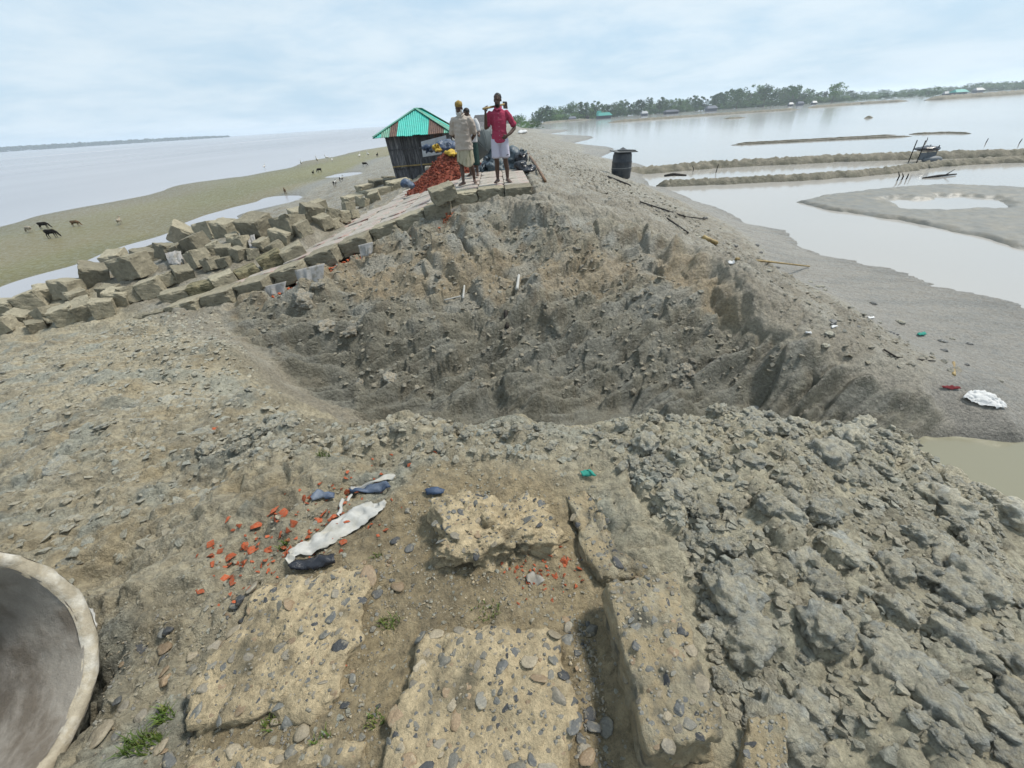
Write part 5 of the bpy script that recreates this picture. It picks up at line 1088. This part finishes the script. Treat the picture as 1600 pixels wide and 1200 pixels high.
def far_house(px, dist, wpx, hpx, roofm, lab):
    r = ray(px, 400); q = Vector((r.x, r.y)).normalized()*dist; sc = FPX/(q.y*math.cos(PITCH)); w_ = wpx*.75/sc; h_ = hpx*.75/(FPX/(q.y*math.cos(PITCH)**2))
    root = empty('distant_house', (q.x, q.y, WL)); tag(root, lab, 'house', 'distant houses')
    bm = bmesh.new(); box(bm, (0, 0, h_*.3), (w_, w_*.6, h_*.6)); link('wall', bm_mesh('wall', bm), M['housewall'], root)
    bm = bmesh.new(); a = w_*.58; b = w_*.42; e = h_*.5
    vs = [bm.verts.new(v) for v in ((-a, -b, e), (a, -b, e), (a, b, e), (-a, b, e), (-a*.7, 0, h_), (a*.7, 0, h_))]
    for f in ((0, 1, 5, 4), (2, 3, 4, 5), (3, 0, 4), (1, 2, 5), (3, 2, 1, 0)): bm.faces.new([vs[i] for i in f])
    link('roof', bm_mesh('roof', bm), M[roofm], root)
for a in ((932, 315, 26, 13, 'houseteal', 'teal roofed house under the left trees of the far shore'), (925, 318, 10, 17, 'houseteal', 'narrow teal roof beside the wider teal house'), (890, 315, 14, 9, 'housewall', 'dark hut left of the teal roofed houses'), (985, 330, 12, 10, 'housegrey', 'small grey roofed house right of the teal roofs'), (1020, 345, 26, 9, 'housewall', 'long dark low house on the far shore'),
          (1072, 360, 20, 12, 'housewall', 'dark house with a light roof end on the far shore'), (1175, 380, 9, 8, 'housegrey', 'tiny white roofed house below the tall trees'), (1187, 385, 12, 9, 'housewall', 'dark hut below the tall trees'), (1205, 395, 9, 8, 'housegrey', 'little pale house right of the dark hut'), (1388, 470, 24, 12, 'houseteal', 'teal roofed house beyond the end of the nearer row'), (1372, 475, 10, 9, 'housegrey', 'pale shed left of the teal house'),
          (1412, 600, 16, 10, 'housegrey', 'pale roofed house in the distant row'), (1498, 640, 12, 9, 'housegrey', 'small grey house before the distant trees'), (1560, 640, 14, 9, 'housegrey', 'pale house near the right edge'), (1596, 620, 14, 10, 'housegrey', 'house cut off by the right edge'), (1498, 260, 7, 7, 'housewall', 'tiny dark hut standing in the flooded field'), (1549, 255, 11, 5, 'housewall', 'low dark boat shed in the flooded field')): far_house(*a)
p = at(918, 187, WL); root = empty('field_hut', p[:]); tag(root, 'small dark hut at the tip of the low spit', 'hut')
bm = bmesh.new(); box(bm, (0, 0, .7), (1.7, 1.5, 1.4)); link('wall', bm_mesh('wall', bm), M['wood'], root)
bm = bmesh.new(); ellipsoid(bm, (0, 0, 1.5), (1.4, 1.2, .55)); link('thatch', bm_mesh('thatch', bm, True), M['stick'], root)
# far wooded shore across the sea
Vs = []; Fs = []
for i in range(5200):
    t = rnd.random(); px = -60+t*450; d = 1700
    r = ray(px, 300); q = Vector((r.x, r.y)).normalized()*d*rnd.uniform(.99, 1.03); hm = np.interp(px, [-60, 100, 250, 350, 390], [10, 9.5, 8, 6, 2.5])*(1+.25*mnoise.noise(Vector((px*.13, 0, 0)))); c = Vector((q.x, q.y, WL+hm*rnd.random()**.7)); s = rnd.uniform(1.2, 3.2)
    a = Vector((rnd.gauss(0, 1), rnd.gauss(0, .4), rnd.gauss(0, .7))).normalized(); b = a.orthogonal().normalized(); o_ = len(Vs); Vs += [(c+a*s)[:], (c+b*s*.7)[:], (c-a*s)[:], (c-b*s*.7)[:]]; Fs.append([o_, o_+1, o_+2, o_+3])
tag(link('far_wood', np_mesh('far_wood', Vs, Fs, False), M['farwood']), 'faint wooded shore on the horizon across the sea', 'wood', kind='stuff')

# ------------------------------------------------------------------ people
def hand(bm, wrist, d, side, palm_n, curl=.4, s=1.):
    """wrist: position; d: finger direction; side: thumb side; palm_n: direction the palm faces"""
    d = Vector(d).normalized(); side = Vector(side); side = (side-d*side.dot(d)).normalized(); pn = Vector(palm_n); pn = (pn-d*pn.dot(d)-side*pn.dot(side)).normalized(); w_ = Vector(wrist)
    tube(bm, [w_, w_+d*.035*s, w_+d*.075*s, w_+d*.09*s], [(.026*s, .018*s), (.036*s, .017*s), (.040*s, .016*s), (.036*s, .013*s)], 10, True, side)
    for k, (o_, l) in enumerate(((.028, .072), (.010, .08), (-.010, .075), (-.028, .058))):
        b = w_+d*.085*s+side*o_*s; p = [b]; dd = d.copy()
        for q in range(3):
            dd = (dd+pn*curl).normalized(); p.append(p[-1]+dd*l*s/3)
        tube(bm, p, [.0095*s, .009*s, .0085*s, .007*s], 7)
    b = w_+d*.03*s+side*.028*s; t1 = b+(side*.8+d*.6+pn*.25).normalized()*.035*s; tube(bm, [w_+d*.02*s+side*.012*s, b, t1, t1+(d+pn*.4).normalized()*.028*s], [.013*s, .013*s, .010*s, .008*s], 7)
def foot(bm, ankle, d, s=1.):
    d = Vector((d[0], d[1], 0)).normalized(); a = Vector(ankle); f = Vector((a.x, a.y, 0)); sd_ = Vector((-d.y, d.x, 0))
    tube(bm, [f-d*.055+Vector((0, 0, .035)), f+Vector((0, 0, .05)), f+d*.08+Vector((0, 0, .038)), f+d*.15+Vector((0, 0, .024)), f+d*.175+Vector((0, 0, .018))], [(.032, .03), (.036, .045), (.04, .034), (.046, .022), (.042, .015)], 10, True, sd_)
    for k in range(5): tube(bm, [f+d*.165+sd_*(.034-.017*k)+Vector((0, 0, .016)), f+d*(.20-.006*k)+sd_*(.036-.018*k)+Vector((0, 0, .012))], [.011, .008], 6)
def head(bm, c, s=1., rot=None):
    q = lambda v: Vector(c)+((rot @ Vector(v)) if rot else Vector(v))*s
    m = rot
    ellipsoid(bm, q((0, .012, .03)), (.075*s, .093*s, .09*s), m); ellipsoid(bm, q((0, -.02, -.045)), (.058*s, .066*s, .07*s), m); ellipsoid(bm, q((0, -.045, -.088)), (.034*s, .03*s, .026*s), m)
    tube(bm, [q((0, -.078, .02)), q((0, -.1, -.022)), q((0, -.092, -.034))], [.011*s, .016*s, .014*s], 8); ellipsoid(bm, q((0, -.079, -.055)), (.028*s, .014*s, .010*s), m, 2)
    ellipsoid(bm, q((0, -.076, .032)), (.05*s, .014*s, .010*s), m, 2)
    for sx in (-1, 1): ellipsoid(bm, q((sx*.077, .01, -.005)), (.012*s, .022*s, .034*s), m, 2)
def rel(me, root): return link
def person(px, py, z, h, rz, lab, build):
    f = at(px, py, z); root = empty('person', f, rz); tag(root, lab, 'person', 'people on the embankment'); k = h/1.7; root.scale = (k, k, k); build(root); return root

def torso_parts(bm, lean=0.):
    tube(bm, [(0, 0, .84), (0, 0, .93), (0, -.005, 1.05), (0, -.01, 1.2), (0, 0, 1.33), (0, .005, 1.40)], [(.15, .10), (.155, .11), (.135, .10), (.155, .115), (.165, .105), (.10, .075)], 16, True, (1, 0, 0))
    tube(bm, [(0, .012, 1.38), (0, .0, 1.49)], [.056, .05], 12)
def man_red(root):
    hr = Euler((R(6), 0, R(-22))).to_matrix(); hc = Vector((0, -.015, 1.575)); bm = bmesh.new(); torso_parts(bm); head(bm, hc, 1.0, hr)
    # raised arm (picture left), hand closed on the handle at shoulder height
    tube(bm, [(-.17, 0, 1.36), (-.215, .0, 1.29), (-.26, -.03, 1.09), (-.285, -.07, 1.08), (-.275, -.13, 1.22), (-.268, -.17, 1.355)], [.055, .052, .042, .04, .035, .026], 12)
    hand(bm, (-.268, -.175, 1.36), (.02, .02, 1), (.5, -.6, 0), (.7, .5, 0), .75)
    # arm akimbo (picture right)
    tube(bm, [(.17, 0, 1.36), (.225, .01, 1.27), (.335, .04, 1.08), (.33, .03, 1.05), (.24, -.06, .97), (.165, -.11, .925)], [.055, .052, .042, .04, .034, .026], 12)
    hand(bm, (.16, -.115, .925), (-.8, -.1, -.45), (0, -.3, 1), (0, 1, .1), .35)
    for sx, kx, ky, ax in ((-1, -.095, -.02, -.10), (1, .10, .0, .125)):
        tube(bm, [(sx*.085, 0, .9), (sx*.09, 0, .75), (kx, ky-.01, .48), (kx+.002, ky+.012, .40), (ax, .035, .27), (ax, .02, .09), (ax, .02, .05)], [.09, .082, .055, .055, .052, .034, .034], 14)
        foot(bm, (ax, .02, .05), (sx*.35, -1))
    link('body', remeshed('body', bm, .0075, 2), M['skin'], root)
    bm = bmesh.new()                                                     # shirt
    tube(bm, [(0, 0, .80), (0, 0, .88), (0, -.005, 1.05), (0, -.01, 1.2), (0, 0, 1.33), (0, .008, 1.405), (0, .01, 1.43)], [(.18, .138), (.174, .135), (.155, .122), (.168, .132), (.172, .12), (.11, .085), (.07, .065)], 20, True, (1, 0, 0))
    tube(bm, [(-.15, 0, 1.36), (-.215, .0, 1.29), (-.25, -.025, 1.14)], [.066, .066, .062], 14); tube(bm, [(.15, 0, 1.36), (.225, .01, 1.27), (.312, .035, 1.12)], [.066, .066, .062], 14)
    me = remeshed('shirt', bm, .014, 3)
    for v in me.vertices: v.co += v.normal*.010*mnoise.fractal(Vector((v.co.x*9, v.co.y*9, v.co.z*16)), .8, 2, 3)
    sh = link('shirt', me, M['redshirt'], root)
    bm = bmesh.new()
    for sx in (-1, 1): tube(bm, [(sx*.012, -.105, 1.395), (sx*.05, -.075, 1.425), (sx*.07, .0, 1.455), (sx*.04, .055, 1.46)], [(.028, .010), (.026, .01), (.022, .01), (.02, .01)], 8)
    link('collar', bm_mesh('collar', bm, True), M['redshirt'], sh)
    bm = bmesh.new()
    for k in range(7): ellipsoid(bm, (0, -.148+.006*abs(k-3), .86+.08*k), (.006, .004, .006), None, 1)
    link('buttons', bm_mesh('buttons', bm), M['whitepaint'], sh)
    for sx, p0, p1 in ((-1, (-.247, -.022, 1.165), (-.256, -.03, 1.125)), (1, (.302, .032, 1.145), (.325, .04, 1.105))):
        bm = bmesh.new(); tube(bm, [p0, p1], [.068, .068], 14, True); link('rolled_cuff', bm_mesh('rolled_cuff', bm, True), M['redshirt'], sh)
    bm = bmesh.new(); tube(bm, [(0, 0, .78), (0, 0, .92)], [(.178, .125), (.168, .12)], 18, True, (1, 0, 0))
    for sx in (-1, 1): tube(bm, [(sx*.085, 0, .86), (sx*.098, -.003, .70), (sx*.104, -.006, .515)], [(.105, .115), (.102, .112), (.104, .112)], 16, True, (1, 0, 0))
    me = remeshed('shorts', bm, .014, 2)
    for v in me.vertices: v.co += v.normal*.006*mnoise.fractal(Vector((v.co.x*14, v.co.y*14, v.co.z*5)), .8, 2, 3)
    sh2 = link('shorts', me, M['shorts'], root); bm = bmesh.new(); box(bm, (.15, -.112, .56), (.05, .012, .016), Euler((0, -.2, .35)).to_matrix()); link('emblem', bm_mesh('emblem', bm), M['blackplastic'], sh2)
    bm = bmesh.new(); ellipsoid(bm, hc+hr @ Vector((0, .024, .042)), (.080, .096, .085), hr)
    geom = [v for v in bm.verts if (hr.inverted() @ (v.co-hc)).y < -.055 and (hr.inverted() @ (v.co-hc)).z < .07 or (hr.inverted() @ (v.co-hc)).z < -.03]; bmesh.ops.delete(bm, geom=geom, context='VERTS')
    for v in bm.verts: v.co += (v.co-hc).normalized()*.006*mnoise.noise(v.co*60)
    o = link('hair', bm_mesh('hair', bm, True), M['hair'], root); md = o.modifiers.new('s', 'SOLIDIFY'); md.thickness = .008
    bm = bmesh.new(); ellipsoid(bm, hc+hr @ Vector((0, -.05, -.08)), (.05, .04, .035), hr); link('beard', bm_mesh('beard', bm, True), M['hair'], root)
    for sx in (-1, 1): bm = bmesh.new(); ellipsoid(bm, hc+hr @ Vector((sx*.03, -.079, .012)), (.012, .006, .006), hr, 2); link('eye', bm_mesh('eye', bm, True), M['eye'], root)
mr_ = person(785, 285, .27, 1.74, 0, 'man in red shirt and white shorts standing with hand on hip', man_red)
def man_old(root):
    hr = Euler((R(16), R(4), R(-12))).to_matrix(); hc = Vector((-.02, -.05, 1.555)); bm = bmesh.new(); torso_parts(bm); head(bm, hc, 1.0, hr)
    for sx in (-1, 1):                                                    # arms behind the back
        tube(bm, [(sx*.17, 0, 1.36), (sx*.22, .02, 1.27), (sx*.265, .08, 1.06), (sx*.255, .11, 1.03), (sx*.15, .17, .92), (sx*.06, .185, .88)], [.055, .05, .042, .04, .034, .026], 12)
        hand(bm, (sx*.06, .185, .88), (-sx, .05, -.15), (0, .1, 1), (0, -1, 0), .5)
    tube(bm, [(-.085, 0, .9), (-.10, -.03, .72), (-.10, -.06, .48), (-.095, -.045, .40), (-.085, -.07, .26), (-.08, -.10, .09), (-.08, -.1, .05)], [.09, .08, .055, .055, .05, .034, .034], 14); foot(bm, (-.08, -.10, .05), (-.45, -1))
    tube(bm, [(.085, 0, .9), (.10, -.02, .72), (.125, -.03, .5), (.13, .0, .42), (.145, .10, .27), (.135, .20, .10), (.135, .205, .06)], [.09, .08, .055, .055, .05, .034, .034], 14); foot(bm, (.135, .20, .05), (.35, -1))
    link('body', remeshed('body', bm, .0075, 2), M['skin'], root)
    bm = bmesh.new(); tube(bm, [(0, .0, .74), (0, 0, .86), (0, -.01, 1.05), (0, -.01, 1.2), (0, 0, 1.33), (0, .008, 1.40), (0, .01, 1.43)], [(.215, .165), (.205, .16), (.19, .152), (.19, .145), (.19, .13), (.12, .09), (.07, .07)], 20, True, (1, 0, 0))
    for sx in (-1, 1): tube(bm, [(sx*.15, 0, 1.36), (sx*.22, .02, 1.27), (sx*.262, .075, 1.06)], [.08, .078, .076], 14)
    me = remeshed('shirt', bm, .014, 3)
    for v in me.vertices: v.co += v.normal*.013*mnoise.fractal(Vector((v.co.x*8, v.co.y*8, v.co.z*13)), .8, 2, 3)
    sh = link('shirt', me, M['beige'], root); bm = bmesh.new(); box(bm, (.09, -.148, 1.2), (.11, .012, .12), Euler((0, 0, .3)).to_matrix()); box(bm, (.092, -.155, 1.245), (.116, .012, .035), Euler((0, 0, .3)).to_matrix()); link('pocket', bm_mesh('pocket', bm), M['beige'], sh)
    bm = bmesh.new()
    for sx in (-1, 1): tube(bm, [(sx*.012, -.10, 1.385), (sx*.05, -.075, 1.42), (sx*.07, .0, 1.45), (sx*.04, .055, 1.455)], [(.03, .010), (.026, .01), (.022, .01), (.02, .01)], 8)
    link('collar', bm_mesh('collar', bm, True), M['beige'], sh)
    # lungi hitched up to the knee
    Vs = []; n, k = 48, 16
    for i in range(k+1):
        v = i/k
        for j in range(n):
            t = 2*math.pi*j/n; f = 1+.05*math.sin(t*9+v*1.5)*v+.04*math.sin(t*5+2)*v; rx = (.175+.02*v)*f; ry = (.13+.02*v)*f
            hem = .06*math.sin(t*2+.6)*v; Vs.append((rx*math.cos(t)+.01, ry*math.sin(t)-.03*v, .86-.42*v+hem))
    me = np_mesh('lungi', Vs, [[i*n+j, i*n+(j+1) % n, (i+1)*n+(j+1) % n, (i+1)*n+j] for i in range(k) for j in range(n)]); o = link('lungi', me, M['lungi'], root); md = o.modifiers.new('s', 'SOLIDIFY'); md.thickness = .006
    bm = bmesh.new(); ellipsoid(bm, hc+hr @ Vector((0, -.045, -.085)), (.066, .056, .055), hr); ellipsoid(bm, hc+hr @ Vector((0, -.06, -.135)), (.046, .04, .05), hr); ellipsoid(bm, hc+hr @ Vector((-.055, -.015, -.05)), (.022, .04, .05), hr); ellipsoid(bm, hc+hr @ Vector((.055, -.015, -.05)), (.022, .04, .05), hr)
    link('beard', remeshed('beard', bm, .009, 2), M['beard'], root)
    bm = bmesh.new(); tube(bm, [hc+hr @ Vector((0, .012, .045)), hc+hr @ Vector((0, .014, .09)), hc+hr @ Vector((0, .016, .118))], [(.083, .098), (.082, .096), (.072, .086)], 24, True, hr @ Vector((1, 0, 0))); link('cap', bm_mesh('cap', bm, True), M['cap'], root)
    for sx in (-1, 1): bm = bmesh.new(); ellipsoid(bm, hc+hr @ Vector((sx*.03, -.079, .012)), (.012, .006, .006), hr, 2); link('eye', bm_mesh('eye', bm, True), M['eye'], root)
mo_ = person(731, 288, .23, 1.7, R(-8), 'bearded man in cap and beige shirt with hands behind back', man_old)
def man_umb(root):
    hr = Euler((R(20), 0, R(-30))).to_matrix(); hc = Vector((-.03, -.09, 1.52)); bm = bmesh.new(); torso_parts(bm); head(bm, hc, 1.0, hr)
    for sx, q in ((-1, (-.1, -.25, .95)), (1, (.30, -.16, .98))):
        tube(bm, [(sx*.17, 0, 1.34), (sx*.22, -.02, 1.24), (sx*.25, -.05, 1.08), q], [.055, .05, .042, .028], 12); hand(bm, q, (.3*sx, -.7, .2), (0, 0, 1), (-sx, 0, 0), .7)
    for sx in (-1, 1):
        tube(bm, [(sx*.085, 0, .9), (sx*.095, -.02, .72), (sx*.10, -.04, .48), (sx*.1, -.02, .40), (sx*.1, .02, .27), (sx*.1, .02, .06)], [.09, .08, .055, .055, .05, .034], 14); foot(bm, (sx*.1, .02, .05), (sx*.3, -1))
    link('body', remeshed('body', bm, .009, 2), M['skin'], root)
    bm = bmesh.new(); tube(bm, [(0, 0, .84), (0, -.005, 1.05), (0, -.01, 1.2), (0, 0, 1.33), (0, .008, 1.40), (0, .01, 1.42)], [(.19, .14), (.18, .14), (.185, .145), (.19, .13), (.12, .09), (.07, .07)], 20, True, (1, 0, 0))
    for sx in (-1, 1): tube(bm, [(sx*.15, 0, 1.36), (sx*.22, -.02, 1.25), (sx*.25, -.05, 1.1)], [.078, .074, .072], 14)
    link('shirt', remeshed('shirt', bm, .016, 3), M['whiteshirt'], root)
    Vs = []; n, k = 40, 12
    for i in range(k+1):
        for j in range(n):
            t = 2*math.pi*j/n; v = i/k; f = 1+.05*math.sin(t*7)*v; Vs.append(((.17+.02*v)*f*math.cos(t), (.13+.03*v)*f*math.sin(t), .9-.62*v))
    o = link('lungi', np_mesh('lungi', Vs, [[i*n+j, i*n+(j+1) % n, (i+1)*n+(j+1) % n, (i+1)*n+j] for i in range(k) for j in range(n)]), M['greenlungi'], root); md = o.modifiers.new('s', 'SOLIDIFY'); md.thickness = .006
    bm = bmesh.new(); ellipsoid(bm, hc+hr @ Vector((0, .02, .04)), (.081, .097, .086), hr); bmesh.ops.delete(bm, geom=[v for v in bm.verts if (hr.inverted() @ (v.co-hc)).y < -.05 and (hr.inverted() @ (v.co-hc)).z < .07 or (hr.inverted() @ (v.co-hc)).z < -.03], context='VERTS'); o = link('hair', bm_mesh('hair', bm, True), M['hair'], root); md = o.modifiers.new('s', 'SOLIDIFY'); md.thickness = .008
mu_ = person(741, 275, .25, 1.62, R(-15), 'person in white shirt partly hidden behind the bearded man', man_umb)
# umbrella held low in front of that person
def umbrella():
    c = aty(749, 226, 13.5); root = empty('grey_umbrella', c); tag(root, 'open grey umbrella held low behind the bearded man', 'umbrella')
    ax = Vector((.62, -.62, -.48)).normalized(); a = ax.orthogonal().normalized(); b = ax.cross(a); n = 8; Rr = .50; rings = 7
    def dome(t0, t1, q, nn):
        out_ = []
        for i in range(rings+1):
            r_ = i/rings; row = []
            for j in range(nn+1):
                t = t0+(t1-t0)*j/nn; sag = 1-.10*math.sin(math.pi*j/nn)*r_; row.append(a*math.cos(t)*Rr*r_*sag+b*math.sin(t)*Rr*r_*sag+ax*(.30*(1-r_**1.8)-.06*math.sin(math.pi*j/nn)*r_*.3))
            out_.append(row)
        return out_
    for k in range(n):
        g = dome(2*math.pi*k/n, 2*math.pi*(k+1)/n, 0, 6); Vs = [p[:] for row in g for p in row]; Fs = [[i*7+j, i*7+j+1, (i+1)*7+j+1, (i+1)*7+j] for i in range(rings) for j in range(6)]
        o = link('panel', np_mesh('panel', Vs, Fs), M['umbrella'], root); md = o.modifiers.new('s', 'SOLIDIFY'); md.thickness = .003
        t = 2*math.pi*k/n; bm = bmesh.new(); tube(bm, [a*math.cos(t)*Rr*r_+b*math.sin(t)*Rr*r_+ax*(.30*(1-r_**1.8)-.012) for r_ in (0, .25, .5, .75, 1)], [.005]*5, 6); link('rib', bm_mesh('rib', bm), M['metal'], root)
    bm = bmesh.new(); tube(bm, [ax*.36, ax*-.42], [.007, .007], 8); link('shaft', bm_mesh('shaft', bm), M['metal'], root); bm = bmesh.new(); tube(bm, [ax*-.42, ax*-.52, ax*-.54+a*.03, ax*-.52+a*.05], [.014]*4, 8); link('handle', bm_mesh('handle', bm, True), M['stick'], root)
umbrella()
# hoe carried on the shoulder by the man in red
def hoe():
    k = 1.74/1.7; o0 = mr_.location; root = empty('hoe', o0); tag(root, 'hoe with pale handle carried on the shoulder of the man in red', 'hoe')
    a = Vector((-.262, -.215, 1.44))*k; b = Vector((.13, .30, 1.50))*k; d = (b-a).normalized()
    bm = bmesh.new(); tube(bm, [a-d*.08, a+d*.2, a+d*.45, b+d*.12], [.022, .021, .02, .021], 10); link('handle', bm_mesh('handle', bm, True), M['bamboo'], root)
    bm = bmesh.new(); q = b+d*.06; box(bm, q+Vector((.0, .01, -.02)), (.11, .012, .14), Euler((.3, .1, -.6)).to_matrix()); tube(bm, [q-d*.03, q+d*.03], [.032, .03], 10); bmesh.ops.bevel(bm, geom=bm.edges[:0], offset=.001) if False else None; link('blade', bm_mesh('blade', bm), M['metal'], root)
hoe()

# ------------------------------------------------------------------ goats and birds on the foreshore
def goat_mesh(seed, graze):
    bm = bmesh.new(); r = random.Random(seed)
    tube(bm, [(-.36, 0, .52), (-.28, 0, .53), (-.1, 0, .5), (.12, 0, .5), (.26, 0, .53), (.32, 0, .55)], [(.10, .12), (.135, .15), (.15, .165), (.145, .165), (.12, .15), (.08, .11)], 14, True, (0, 1, 0))
    if graze: nk = [(.28, 0, .56), (.42, 0, .47), (.50, 0, .30)]; hd = [(.48, 0, .30), (.55, 0, .20), (.60, 0, .10)]
    else: nk = [(.27, 0, .56), (.36, 0, .70), (.40, 0, .82)]; hd = [(.37, 0, .84), (.46, 0, .82), (.57, 0, .75)]
    tube(bm, nk, [.095, .075, .06], 10); tube(bm, hd, [.06, .055, .032], 10)
    for sy in (-1, 1):
        tube(bm, [Vector(hd[0])+Vector((0, sy*.04, .02)), Vector(hd[0])+Vector((-.02, sy*.13, -.02))], [(.03, .012), (.018, .008)], 8); tube(bm, [Vector(hd[0])+Vector((0, sy*.025, .04)), Vector(hd[0])+Vector((-.06, sy*.04, .13))], [.015, .006], 6)
        tube(bm, [(.24, sy*.08, .50), (.25, sy*.085, .34), (.245, sy*.085, .22), (.25, sy*.085, .07), (.265, sy*.085, .0)], [.06, .042, .03, .022, .028], 9)
        tube(bm, [(-.27, sy*.085, .52), (-.22, sy*.09, .38), (-.31, sy*.09, .25), (-.295, sy*.09, .08), (-.28, sy*.09, .0)], [.085, .06, .034, .023, .028], 9)
    tube(bm, [(-.36, 0, .58), (-.43, 0, .60), (-.46, 0, .54)], [.03, .025, .012], 8)
    return remeshed('goat', bm, .016, 2)
GM = [goat_mesh(1, True), goat_mesh(2, False)]
def goat(px, py, m, k, rz, sc, lab):
    p = at(px, py, WL+.06); z = max(hz(p.x, p.y), WL); o = own('goat', GM[k], M[m]); o.location = (p.x, p.y, z-.01); o.rotation_euler = (0, 0, rz); o.scale = (sc*.54,)*3; tag(o, lab, 'goat', 'goats grazing on the foreshore')
for a in ((84, 372, 'goatblack', 0, .1, 1.15, 'largest black goat grazing on the green foreshore'), (71, 358, 'goatblack', 0, .3, 1.0, 'black goat behind the largest one'), (48, 364, 'goatpale', 0, 2.9, .9, 'pale goat at the far left of the herd'), (120, 354, 'goatbrown', 0, .2, .9, 'brown goat right of the black ones'), (189, 351, 'goatpale', 1, 1.9, .9, 'pale goat standing alone right of the herd'),
          (446, 302, 'goatbrown', 1, -1.2, .9, 'brown goat seen end on beyond the block heap'), (536, 291, 'goatpied', 1, 1.2, .95, 'right of two pied goats by the water strip'), (526, 298, 'goatpied', 1, 1.4, .95, 'left of two pied goats by the water strip'), (500, 270, 'goatblack', 0, 3.0, 1.1, 'far black goat below the white birds'), (490, 273, 'goatblack', 1, 1.5, .8, 'far black kid beside the black goat'), (590, 245, 'goatblack', 1, 1.4, 1.1, 'far dark goat nearest to the hut roof'), (571, 263, 'goatblack', 0, .2, 1.1, 'dark goat near the water strip by the hut')): goat(*a)
bm = bmesh.new(); tube(bm, [(-.2, 0, .26), (-.1, 0, .28), (.05, 0, .29), (.14, 0, .33)], [.03, .075, .08, .045], 10); tube(bm, [(.12, 0, .33), (.17, 0, .42), (.15, 0, .5), (.2, 0, .53)], [.04, .024, .022, .03], 8); tube(bm, [(.2, 0, .53), (.29, 0, .51)], [.014, .005], 6)
for sy in (-1, 1): tube(bm, [(.0, sy*.03, .26), (.01, sy*.03, .0)], [.011, .009], 6)
BIRD = remeshed('bird', bm, .012, 1)
for px, py, sc, lab in ((414, 264, 1.2, 'white bird at the left of the flock'), (472, 260, 1.5, 'white bird left of the middle of the flock'), (497, 256, 1.8, 'largest white bird in the flock'), (512, 251, 1.4, 'white bird behind the largest one'), (520, 255, 1.3, 'white bird just right of the largest one'), (563, 250, 1.6, 'white bird toward the hut'), (576, 246, 1.5, 'pale bird farthest along the shore')):
    p = at(px, py, WL+.06); o = own('wading_bird', BIRD, M['feather']); o.location = (p.x, p.y, max(hz(p.x, p.y), WL)); o.scale = (sc,)*3; o.rotation_euler = (0, 0, rnd.uniform(0, 6.3)); tag(o, lab, 'bird', 'white birds on the foreshore')

# ------------------------------------------------------------------ air
bm = bmesh.new(); box(bm, (0, 1700, 13), (7900, 4500, 34))
hzo = link('haze', bm_mesh('haze', bm)); tag(hzo, 'thin humid air over the water', 'haze', kind='stuff')
hm = bpy.data.materials.new('haze_air'); hm.use_nodes = True; n = hm.node_tree.nodes; n.clear(); oo = n.new('ShaderNodeOutputMaterial'); v = n.new('ShaderNodeVolumePrincipled')
v.inputs['Color'].default_value = (.80, .90, 1.0, 1); v.inputs['Density'].default_value = .00036; v.inputs['Anisotropy'].default_value = .2; hm.node_tree.links.new(v.outputs[0], oo.inputs['Volume']); hzo.data.materials.append(hm)
S.cycles.volume_bounces = 1
print('objects', len(bpy.data.objects))
